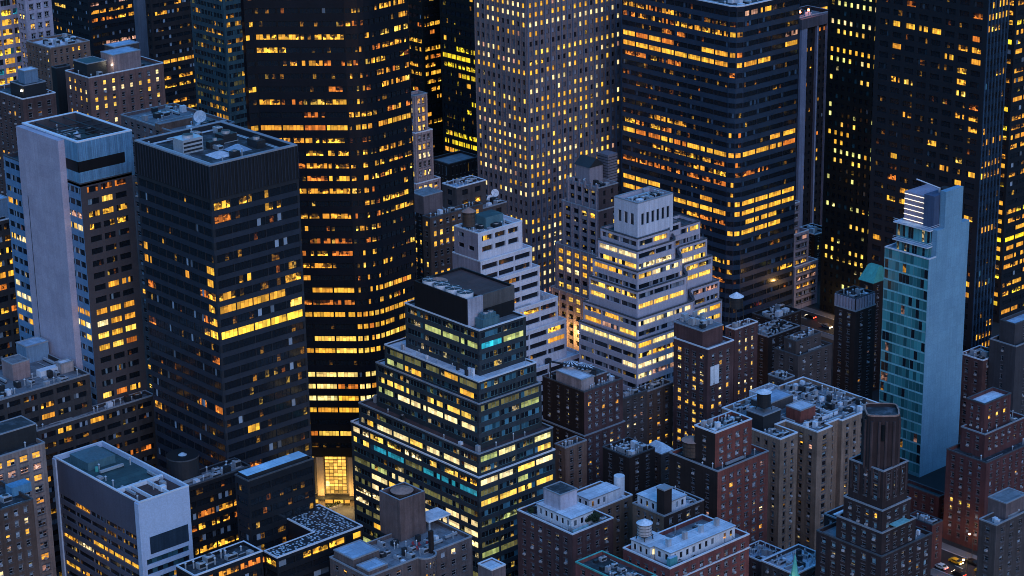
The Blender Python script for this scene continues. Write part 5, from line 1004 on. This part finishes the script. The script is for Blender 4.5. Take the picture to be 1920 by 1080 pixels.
b = bldg('apartment_building', 'maroon brick block with a green copper cornice running down to the bottom edge', 'apartment block', (1180, 1120), 545, WRB, 75, 21, [(1100, 1079, 1230, 0, 'roof_dark', 'copper')], kR=dict(bay=3.4, ow=.4), lit=LIT(.1, [(AMB, 1), (PNK, 1)], fl=.2, sky=.15)); MT['copper']
b.clutter(0, 8, 4, big=.7)
# trees on the terrace
leafm = mat('leaf_green', (.035, .065, .03), .9, .3, 0); bark = mat('bark', (.05, .035, .025), .9)
def terrace_tree(label, x, y, z, h, r, seed):
    t = thing('potted_tree', label, 'tree', (x, y, z), 'potted trees on the roof terraces'); rg = random.Random(seed); B0 = (x, y, z)
    m = MB(B0); m.cyl(x, y, .14, z+.3, z+h*.55, bark, 7, .07)
    for k in range(5):
        a = k*1.26; m.bar((x, y, z+h*.45), (x+r*.6*math.cos(a), y+r*.6*math.sin(a), z+h*.75), .07, bark)
    m.build('trunk', t); m = MB(B0); m.cyl(x, y, .45, z, z+.6, MT['concrete'], 10, .5); m.build('pot', t); m = MB(B0)
    for _ in range(420):
        v = Vector((rg.gauss(0, 1), rg.gauss(0, 1), rg.gauss(0, 1))).normalized()*(rg.random()**.4); c = Vector((x, y, z+h*.68))+Vector((v.x*r, v.y*r, v.z*h*.34))
        u = Vector((rg.gauss(0, 1), rg.gauss(0, 1), rg.gauss(0, 1))).normalized(); w_ = u.orthogonal().normalized(); s = rg.uniform(.12, .28); m.poly([c+u*s, c+w_*s, c-u*s, c-w_*s], leafm)
    m.build('crown', t)
ax, ay, alx, aly, az_ = A6
i = 0
for dx, dy, h_, r_, lb in ((alx*.66, 2.2, 3.2, 1.6, 'widest bushy tree on the terrace of the dark brown apartment roof, nearest its edge'), (alx*.78, 3.6, 2.8, 1.5, 'bushy tree on the terrace of the dark brown apartment roof, rightmost of the row'), (alx*.58, 3.8, 2.6, 1.2, 'small dark tree in a pot between the white penthouse and the ochre wing'), (2.0, aly-3.5, 2.5, .9, 'thin potted shrub at the far left corner of the dark brown apartment roof')):
    i += 1; terrace_tree(lb, ax+dx, ay+dy, az_, h_, r_, i)
# F7 red brick tall block
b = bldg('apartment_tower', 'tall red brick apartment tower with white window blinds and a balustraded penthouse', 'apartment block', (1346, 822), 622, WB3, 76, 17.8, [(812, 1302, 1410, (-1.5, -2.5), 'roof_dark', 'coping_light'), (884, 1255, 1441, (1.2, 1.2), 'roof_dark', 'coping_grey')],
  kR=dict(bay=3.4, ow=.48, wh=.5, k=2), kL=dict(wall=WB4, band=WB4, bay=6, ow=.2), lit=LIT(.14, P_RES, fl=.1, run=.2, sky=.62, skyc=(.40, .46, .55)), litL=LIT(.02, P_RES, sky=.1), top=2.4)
zr = ztop(b); b.clutter(0, 14, 4, big=.8); b.clutter(1, 12, 4, big=.8); zr1 = ztop(b, 1)
q = b.tiers[1]['poly']; t_ = q[3]
water_tower('large dark water tank with a broad rusty flat cone, left of the red brick tower', t_[0]+4, t_[1]-5.5, zr1, 2.9, 4.6, 1.0, 'wood_tank', 'cone_rust', ch=.9)
b = bldg('low_building', 'small grey roof house with a pale hipped roof left of the rusty-capped water tank', 'building', (1240, 852), 668, WB8, 77, 17, [(852, 1208, 1262, 0, 'roof_grey', 'coping_grey')], lit=LIT(0, P_RES, sky=.1)); q = b.tiers[0]['poly']; zt_ = b.tiers[0]['z']+.2; m = b.mb(); m.prism(inset(q, -.2), zt_, zt_+2.2, MT['cone_white'], None, True, inset(q, 2.2)); b.part('hipped_roof', m)
b = bldg('brick_building', 'plain dark brick block in shade between the maroon tower and the plum hotel', 'building', (1180, 862), 655, WB4, 78, 17, [(858, 1130, 1228, 0, 'roof_dark', 'coping_dark')], kR=dict(bay=4, ow=.3), lit=LIT(.05, P_RES, sky=.1)); b.clutter(0, 14, 5)
# F8 beige apartment slabs
b = Bld('apartment_building', 'beige brick apartment building with deep light courts and a white-edged roof full of plant', 'apartment block', (1463, 826), 655, WB5, 79); fh = b.pitch(16.6)
p, z = b.rect(cy=824, L=1413, Rr=1640); x0, y0 = p[0]; lx = p[1][0]-x0; wy = 30
sb = dict(sill=MT['stone_trim'], fh=fh, bay=3.6, ow=.34, wh=.55, k=1, r=2, me=.9, wall=WB5, band=WB5, dep=.3, frame=MT['frame_dark'], lit=LIT(.025, P_RES, sky=.22, skyc=(.2, .3, .36)))
WB5s = WB5
pts = [(x0, y0), (x0+8, y0), (x0+8, y0+9), (x0+12.5, y0+9), (x0+12.5, y0-4.0), (x0+19.5, y0-4), (x0+19.5, y0-1.5), (x0+25, y0-1.5), (x0+25, y0-3.2), (x0+lx, y0-3.2), (x0+lx, y0+wy), (x0+6, y0+wy), (x0+6, y0+18), (x0, y0+18)]
b.tier(pts, z, styles=[sb]*14, roof='roof_grey', ph=1.1, cop='coping_light', ftop=2.0, pt=.45); b.done(); zr = z-1.1
o1 = b.bulk_r(x0+3, y0+9.8, 8, 7, zr, 5.0, wall=MT['metal_dark'], roof='roof_grey'); b.bulk_r(x0+16, y0+6, 7, 6, zr, 4.2, wall=WB3, roof='roof_white'); b.bulk_r(x0+14, y0+18, 12, 7, zr, 3.4, wall=WB8, roof='roof_blue')
water_tower('dark banded water tank with a pale domed cap on the beige apartment roof', x0+7, y0+13.3, zr+5.2, 2.2, 4.4, 1.4, 'metal_dark', 'cone_white', ch=1.1)
b.clutter(0, 60, 9, big=.8, avoid=[rr(x0+2, y0+9, 10, 9), rr(x0+15, y0+5, 9, 8), rr(x0+13, y0+17, 14, 9)])
m = b.mb()
for k, (xa, ya, xb, yb) in enumerate(((10, 20, 30, 20), (13, 3, 30, 3), (24, 5, 24, 17), (28, 3, 28, 26), (8, 26, 30, 26))): m.box(x0+xa, y0+ya, zr, x0+xb+.35, y0+yb+.35, zr+1.0, MT['coping_light'])
b.part('roof_wall', m, b.roofobj)
# F9 dark setback tower with lobed turret
W9t = BR('dark_mauve_brick', (.085, .062, .072))
b = Bld('apartment_tower', 'dark brick setback tower topped by a lobed octagonal turret with a pale rim', 'apartment block', (1657, 876), 566, W9t, 80); fh = b.pitch(19.5)
cxp = at_D(1652, 872, 576); X, Y = b.x, b.y; lxo = 13.0
st = dict(sill=MT['stone_trim'], fh=fh, bay=3.3, ow=.40, wh=.52, k=1, r=2, me=.9, wall=W9t, band=W9t, dep=.3, frame=MT['frame_white'], lit=LIT(.05, P_RES, sky=.42, skyc=(.22, .40, .50)))
stv = dict(fh=30, bay=60, blank=1, wall=W9t)
tx, ty = X+5.3, Y+5.6; rad = 4.9; tur = []
for k in range(48):
    a = 2*math.pi*k/48; r_ = rad*(1+.10*math.cos(4*a)+.03*math.cos(8*a)); tur.append((tx+r_*math.cos(a), ty+r_*math.sin(a)))
ztu = z_of(tx, ty, 768)
b.tier(tur, ztu, styles=[None]*48, roof='roof_dark', ph=.8, cop='cone_rust', pt=.35)
for cy, s, ex in ((884, 0, 10.3), (958, .7, 11.2), (1000, 1.3, 13.0), (1044, 2.4, 19.0)):
    s_ = s; q_, z_ = b.rect(cy=cy, L=1600, Rr=1700, sx=s_, sy=s_); q_ = rr(X-s_, Y-s_, ex+s_, ex+s_+1.5); b.tier(q_, z_, st, st, 'roof_grey' if cy > 900 else 'roof_dark', 1.0, 'coping_dark' if cy > 1040 else 'coping_grey', ftop=1.4)
b.done()
m = b.mb(); zb_ = b.tiers[1]['z']-1
for k in range(16):
    a = 2*math.pi*(k+.5)/16; r_ = rad*1.02*(1+.10*math.cos(4*a)+.03*math.cos(8*a)); m.cyl(tx+r_*math.cos(a), ty+r_*math.sin(a), .42, zb_, ztu-1.6, BR('turret_rib', (.13, .10, .115)), 8)
b.part('rib', m); m = b.mb()
for k in range(4):
    a = math.pi/4+k*math.pi/2; r_ = rad*.93; x, y = tx+r_*math.cos(a), ty+r_*math.sin(a); m.box(x-.5, y-.5, ztu-7, x+.5, y+.5, ztu-2.5, MT['frame_dark'])
b.part('niche', m)
m = b.mb(); q_ = b.tiers[1]['poly']; z_ = b.tiers[1]['z']
for k in range(5):
    t_ = (k+.5)/5; m.box(q_[0][0]-.3, q_[0][1]+(q_[3][1]-q_[0][1])*t_-.25, z_-8, q_[0][0]-.02, q_[0][1]+(q_[3][1]-q_[0][1])*t_+.4, z_-.4, MT['turret_rib']); m.box(q_[0][0]+(q_[1][0]-q_[0][0])*t_-.25, q_[0][1]-.3, z_-8, q_[0][0]+(q_[1][0]-q_[0][0])*t_+.25, q_[0][1]-.02, z_-.4, MT['turret_rib'])
b.part('pilaster', m); b.clutter(4, 6, 5, big=.5); b.clutter(3, 6, 5, big=.5)
q_ = b.tiers[2]['poly']; m = b.mb(); m.prism([(q_[0][0]+3, q_[0][1]-2.4), (q_[0][0]+9, q_[0][1]-2.4), (q_[0][0]+9, q_[0][1]-.02), (q_[0][0]+3, q_[0][1]-.02)], b.tiers[3]['z']+1.2, b.tiers[3]['z']+1.4, mat('awning_teal', (.20, .45, .48), .7)); b.part('awning', m)
b = bldg('apartment_building', 'low dark wing with a roof of pale slatted racks, left of the turreted tower', 'apartment block', (1600, 1000), 600, W9t, 81, 19, [(985, 1545, 1640, 0, 'roof_dark', 'coping_grey')], kR=dict(bay=3.3, ow=.4), lit=LIT(.05, P_RES, sky=.4)); zr = ztop(b)
m = b.mb()
for k in range(6): m.box(b.x+1.2, b.y+1.5+k*1.3, zr+1.0, b.x+7, b.y+2.2+k*1.3, zr+1.25, MT['coping_light']); m.box(b.x+1.2, b.y+1.5+k*1.3, zr, b.x+1.5, b.y+2.2+k*1.3, zr+1, MT['metal_dark']); m.box(b.x+6.7, b.y+1.5+k*1.3, zr, b.x+7, b.y+2.2+k*1.3, zr+1, MT['metal_dark'])
b.part('rack', m)
# F10 red brick right
WX = BR('maroon_brick', (.17, .075, .085))
b = bldg('apartment_tower', 'maroon brick stepped tower with a white skylight roof, at the right side', 'apartment block', (1846, 770), 672, WX, 82, 16, [(758, 1812, 1896, 0, 'roof_white', 'coping_dark'), (815, 1802, 1925, 2.5, 'roof_dark', 'coping_grey'), (868, 1775, 2010, 6.5, 'roof_dark', 'coping_dark')],
  kR=dict(bay=3.4, ow=.36), lit=LIT(.045, [(GOLD, 1), (YEL, 1)], sky=.14)); b.clutter(1, 8, 4, big=.7); b.clutter(2, 12, 4, big=.8)
b = bldg('office_building', 'plain dark grey wall block with one pale roof edge at the right border', 'building', (1905, 650), 745, mat('slate_wall', (.085, .08, .095), .85), 83, 17, [(608, 1875, 2050, (-3, -3), 'roof_blue', 'coping_dark'), (650, 1856, 2060, 0, 'roof_dark', 'coping_grey')], kR=dict(bay=9, ow=.1), lit=LIT(0, P_RES, sky=.2))
b = bldg('brick_building', 'low plum block with zigzag pale parapets right behind the teal tower', 'building', (1842, 700), 752, WB6, 84, 16, [(676, 1800, 1880, 0, 'roof_grey', 'coping_light')], kR=dict(bay=3.5, ow=.36), lit=LIT(.04, P_RES, sky=.2)); b.clutter(0, 5, 4)
b = bldg('low_building', 'low dark building with a green planted roof at the foot of the teal glass tower', 'building', (1760, 945), 684, WX, 85, 17, [(932, 1690, 1775, 0, 'roof_teal', 'coping_dark')], kR=dict(bay=3.4, ow=.36), lit=LIT(.05, P_RES, sky=.1))
b = bldg('low_building', 'low dark red brick block with a flat roof right of the turreted tower', 'building', (1748, 990), 652, WX, 89, 17, [(985, 1700, 1768, 0, 'roof_dark', 'coping_dark')], kR=dict(bay=3.4, ow=.36), lit=LIT(.06, P_RES, sky=.12)); b.clutter(0, 4, 4)
# F11 grey block bottom right
b = bldg('apartment_building', 'grey block with dark windows and a small rooftop house in the lower right corner', 'apartment block', (1868, 990), 572, WB8, 86, 19, [(985, 1836, 1990, 0, 'roof_grey', 'coping_grey')], kR=dict(bay=4.2, ow=.36), lit=LIT(.05, P_RES, sky=.2)); b.bulk_r(b.x+6, b.y+1.5, 9, 6, ztop(b), 5, wall=WB2, roof='roof_grey'); b.clutter(0, 8, 3, big=.7)
# F12 low roofs and the green spire, bottom
b = bldg('low_building', 'low building with a bright white cluttered roof behind the green spire', 'building', (1490, 1110), 590, WB8, 87, 18, [(1078, 1428, 1560, 0, 'roof_white', 'coping_light')], lit=LIT(.05, P_RES, sky=.2)); b.clutter(0, 16, 4, big=.7)
b = bldg('low_building', 'low building with pale roof ledges at the foot of the wine red block', 'building', (1425, 1070), 612, WB6, 88, 18, [(1052, 1380, 1470, 0, 'roof_blue', 'coping_light')], lit=LIT(.05, P_RES, sky=.2)); b.clutter(0, 12, 4, big=.7)
q = at_D(1490, 1075, 570); t = thing('church_spire', 'slender green copper spire rising at the bottom edge', 'spire', (q.x, q.y, 0)); B0 = (q.x, q.y, 0); zt_ = z_of(q.x, q.y, 1038); zb_ = z_of(q.x, q.y, 1082)
m = MB(B0); m.box(q.x-2.2, q.y-2.2, 0, q.x+2.2, q.y+2.2, zb_-2, WB5, MT['coping_grey']); m.build('tower', t); m = MB(B0); m.cyl(q.x, q.y, 1.5, zb_-2, zb_+.5, MT['copper'], 8); m.cyl(q.x, q.y, 1.15, zb_+.5, zt_, MT['copper'], 8, .06); m.build('spire', t); m = MB(B0); m.cyl(q.x, q.y, .07, zt_, zt_+1.3, MT['metal_light'], 6); m.build('finial', t)
l = bpy.data.lights.new('spire_lamp', 'POINT'); l.energy = 120; l.color = (1, .75, .4); lo = bpy.data.objects.new('spire_lamp', l); COL.objects.link(lo); lo.location = (q.x-3.4, q.y-1.5, zb_-1)
# ================================================================== backdrop blocks that close the gaps behind
rgb = random.Random(77)
for i, (px, D, h) in enumerate(((-60, 1250, 120), (200, 1300, 170), (420, 1280, 190), (780, 1240, 200), (1100, 1300, 210), (1500, 1120, 230), (1960, 1060, 200), (1750, 1200, 220))):
    q = at_D(px, 100, D)
    b = Bld('office_tower', ['far dark tower behind the golden grid tower', 'far dark tower behind the strip-lit tower', 'far dark tower behind the blue-green glass tower', 'far dark tower behind the patchy yellow tower', 'far dark tower behind the granite tower', 'far dark tower behind the slim pilastered tower', 'far dark tower beyond the right edge', 'far dark tower behind the huge black tower'][i], 'tower', (px, 100), D, W9, 200+i)
    st = dict(fh=4, bay=6, ow=.9, wh=.5, k=3, me=.6, wall=W9, band=W9, dep=.3, lit=LIT(.35, P_OFF, fl=.2, run=.5, sky=0)); b.tier(rr(b.x, b.y, 34, 30), h, st, st); b.done()
# ================================================================== streets, cars, lamps
def flat(name, x0, y0, x1, y1, z, m): return sheet(name, [(x0, y0), (x1, y0), (x1, y1), (x0, y1)], z, m)
def car(label, x, y, ang, col, cat='car', group='cars in the streets'):
    t = thing('parked_car' if cat == 'car' else 'taxi', label, cat, (x, y, 0), group); t.rotation_euler = (0, 0, ang); B0 = (0, 0, 0)
    pm = mat('car_paint_'+col[0], col[1], .3, .05, 0); m = MB(B0)
    prof = [(-2.25, .35), (2.25, .35), (2.3, .75), (1.5, .92), (.7, 1.42), (-1.1, 1.45), (-1.9, .98), (-2.3, .9)]
    for s in (-1, 1): m.poly([(x_, s*.88, z_) for x_, z_ in (prof if s < 0 else prof[::-1])], pm)
    for i in range(len(prof)): a, c = prof[i], prof[(i+1) % len(prof)]; m.poly([(a[0], -.88, a[1]), (a[0], .88, a[1]), (c[0], .88, c[1]), (c[0], -.88, c[1])], pm)
    m.build('body', t); m = MB(B0)
    for s in (-1, 1): m.poly([(-1.0, s*.885, 1.0), (1.2, s*.885, 1.0), (.65, s*.885, 1.36), (-.95, s*.885, 1.38)], MT['frame_dark'])
    m.poly([(1.44, -.8, .96), (1.44, .8, .96), (.74, .78, 1.41), (.74, -.78, 1.41)], MT['frame_dark']); m.poly([(-1.84, .8, 1.02), (-1.84, -.8, 1.02), (-1.16, -.78, 1.45), (-1.16, .78, 1.45)], MT['frame_dark']); m.build('window', t)
    for wx in (-1.4, 1.4):
        for wy in (-.82, .82):
            m = MB(B0); n = 12; c = [(wx+.33*math.cos(2*math.pi*k/n), .33+.33*math.sin(2*math.pi*k/n)) for k in range(n)]
            m.poly([(a, wy-.1, z_) for a, z_ in c], MT['frame_dark']); m.poly([(a, wy+.1, z_) for a, z_ in c[::-1]], MT['frame_dark'])
            for k in range(n): m.poly([(c[k][0], wy-.1, c[k][1]), (c[k][0], wy+.1, c[k][1]), (c[(k+1) % n][0], wy+.1, c[(k+1) % n][1]), (c[(k+1) % n][0], wy-.1, c[(k+1) % n][1])], MT['frame_dark'])
            m.build('wheel', t)
    for s in (-.6, .6):
        m = MB(B0); m.box(2.26, s-.18, .55, 2.36, s+.18, .75, mat_lamp('headlamp', (1, .8, .5), 9)); m.build('headlight', t); m = MB(B0); m.box(-2.36, s-.18, .65, -2.26, s+.18, .85, mat_lamp('tail_lamp', (1, .05, .02), 7)); m.build('tail_light', t)
def street_lamp(label, x, y, e=1500, col=(1, .55, .16)):
    t = thing('street_lamp', label, 'street lamp', (x, y, 0), 'street lamps'); B0 = (x, y, 0); m = MB(B0); m.cyl(x, y, .12, 0, 8.5, MT['metal_dark'], 8, .08); m.bar((x, y, 8.4), (x-1.6, y, 8.9), .12, MT['metal_dark']); m.build('pole', t)
    m = MB(B0); m.cyl(x-1.8, y, .35, 8.55, 8.85, mat_lamp('sodium', col, 14), 10, .2, MT['metal_dark']); m.build('lamp_head', t)
    l = bpy.data.lights.new('street_light', 'POINT'); l.energy = e; l.color = col; l.shadow_soft_size = .3; lo = bpy.data.objects.new('street_light', l); COL.objects.link(lo); lo.location = (x-1.8, y, 8.3)
def road(px, py, hw, l0, l1, along):
    q = at_z(px, py, 0); x, y = q.x, q.y
    if along == 'y':
        flat('pavement', x-hw-4, y+l0, x+hw+4, y+l1, .004, MT['pavement']); flat('road', x-hw, y+l0, x+hw, y+l1, .008, MT['asphalt'])
        for s in (-1, 1):
            m = MB((0, 0, 0)); m.box(x+s*hw-.15, y+l0, 0.0, x+s*hw+.15, y+l1, .15, MT['concrete']); o = m.build('kerb'); o['kind'] = 'structure'
        m = MB((0, 0, 0)); k = l0
        while k < l1: m.poly([(x-.08, y+k, .013), (x+.08, y+k, .013), (x+.08, y+k+3, .013), (x-.08, y+k+3, .013)], MT['paint']); k += 9
        o = m.build('lane_marking'); o['kind'] = 'structure'
    return x, y
x, y = road(1820, 1072, 6.5, -60, 90, 'y')
CC = [('grey', (.15, .16, .18)), ('black', (.02, .02, .025)), ('white', (.6, .6, .6)), ('yellow', (.7, .38, .02))]
for k, (dx, dy, ci, lb) in enumerate(((-4.6, -6, 0, 'grey car parked at the left kerb in the street at the lower right, nearest'), (-4.6, 1, 1, 'black car parked at the left kerb in the street at the lower right, second'), (-4.6, 8, 2, 'white car parked at the left kerb in the street at the lower right, third'), (1.5, -3, 3, 'yellow taxi driving with its lights on in the street at the lower right'), (1.6, 7, 3, 'second yellow taxi farther up the street at the lower right'), (4.8, 3, 1, 'black car parked at the right kerb in the street at the lower right'))):
    car(lb, x+dx, y+dy, -math.pi/2 if dx > 0 else math.pi/2, CC[ci], 'car' if ci != 3 else 'taxi')
street_lamp('orange street lamp on the left pavement of the street at the lower right', x-7.6, y-4, 260); street_lamp('orange street lamp on the right pavement of the street at the lower right, nearer', x+8.4, y+6, 260); street_lamp('orange street lamp farthest up the street at the lower right', x+8.4, y+24, 150)
x, y = road(1556, 612, 7, -60, 200, 'y')
for k, (dx, dy, ci, lb) in enumerate(((1.5, -12, 1, 'black car with red tail lights in the far street gap, nearest'), (-2, 0, 0, 'grey car with headlights on in the far street gap'), (2, 12, 1, 'second black car with red tail lights in the far street gap'), (-2, 20, 3, 'yellow taxi in the far street gap'))): car(lb, x+dx, y+dy, math.pi/2 if dx > 0 else -math.pi/2, CC[ci], 'car' if ci != 3 else 'taxi')
for k in range(4): street_lamp(['first', 'second', 'third', 'farthest'][k]+' street lamp from the near end of the far street gap', x+9.5, y-20+k*22, 700)
for k, (px_, py_) in enumerate(((1062, 672), (1092, 662), (1205, 745))):
    q = at_z(px_, py_, 0); street_lamp(['amber street lamp at the foot of the old mauve stone tower', 'amber street lamp between the stone tower and the white stepped block', 'amber street lamp below the white stepped block'][k], q.x, q.y, 2600, (1, .50, .12))
q = at_z(625, 952, 0); flat('pavement', q.x-30, q.y-22, q.x+40, q.y+30, .004, MT['pavement']); t = thing('planter', 'stone planter box on the lit plaza before the curved tower lobby', 'planter', (q.x, q.y, 0)); m = MB((q.x, q.y, 0)); m.box(q.x-3, q.y-1, .004, q.x+3, q.y+1, .8, MT['concrete']); m.build('box', t); m = MB((q.x, q.y, 0)); rg = random.Random(3)
for _ in range(160):
    c = Vector((q.x+rg.uniform(-2.7, 2.7), q.y+rg.uniform(-.8, .8), .8+rg.random()*.7)); u = Vector((rg.gauss(0, 1), rg.gauss(0, 1), rg.gauss(0, 1))).normalized(); w_ = u.orthogonal(); m.poly([c+u*.2, c+w_*.2, c-u*.2, c-w_*.2], leafm)
m.build('shrub', t)
# ================================================================== windows: the hundred largest in view as parts, the rest as one
V = []; Fc = []
for f in ALLWALL:
    i = len(V); V += [Vector(p_) for p_ in f]; Fc.append(tuple(range(i, i+len(f))))
bvh = BVHTree.FromPolygons(V, Fc)
tot = 0
for b in BLDS:
    sc_ = []
    for i, wn in enumerate(b.wins):
        p0, u, n, x0, x1, a, c, dep, K, rn, panes, frm = wn
        P = Vector((p0.x+u.x*(x0+x1)/2+n.x*.05, p0.y+u.y*(x0+x1)/2+n.y*.05, (a+c)/2)); d = P-CAM; L_ = d.length; px, py = pix(P)
        s = abs(d.normalized().dot(n))*(x1-x0)*(c-a)/L_**2
        vis = -5 < px < 1925 and -5 < py < 1085
        if vis:
            h = bvh.ray_cast(CAM, d/L_, L_-.6); vis = h[0] is None
        sc_.append((s if vis else -1, i))
    sc_.sort(reverse=True)
    pick_ = set(i for s, i in sc_[:100] if s > 0 or len(b.wins) <= 100); rest = MB(b.base)
    for i, wn in enumerate(b.wins):
        if i in pick_:
            m = MB(b.base); emit_window(m, wn); m.build('window', b.root)
        else: emit_window(rest, wn)
    tot += len(pick_)
    o = rest.build('windows', b.root)
    if o: o['kind'] = 'stuff'
print('buildings', len(BLDS), 'window parts', tot, 'all windows', sum(len(b.wins) for b in BLDS))
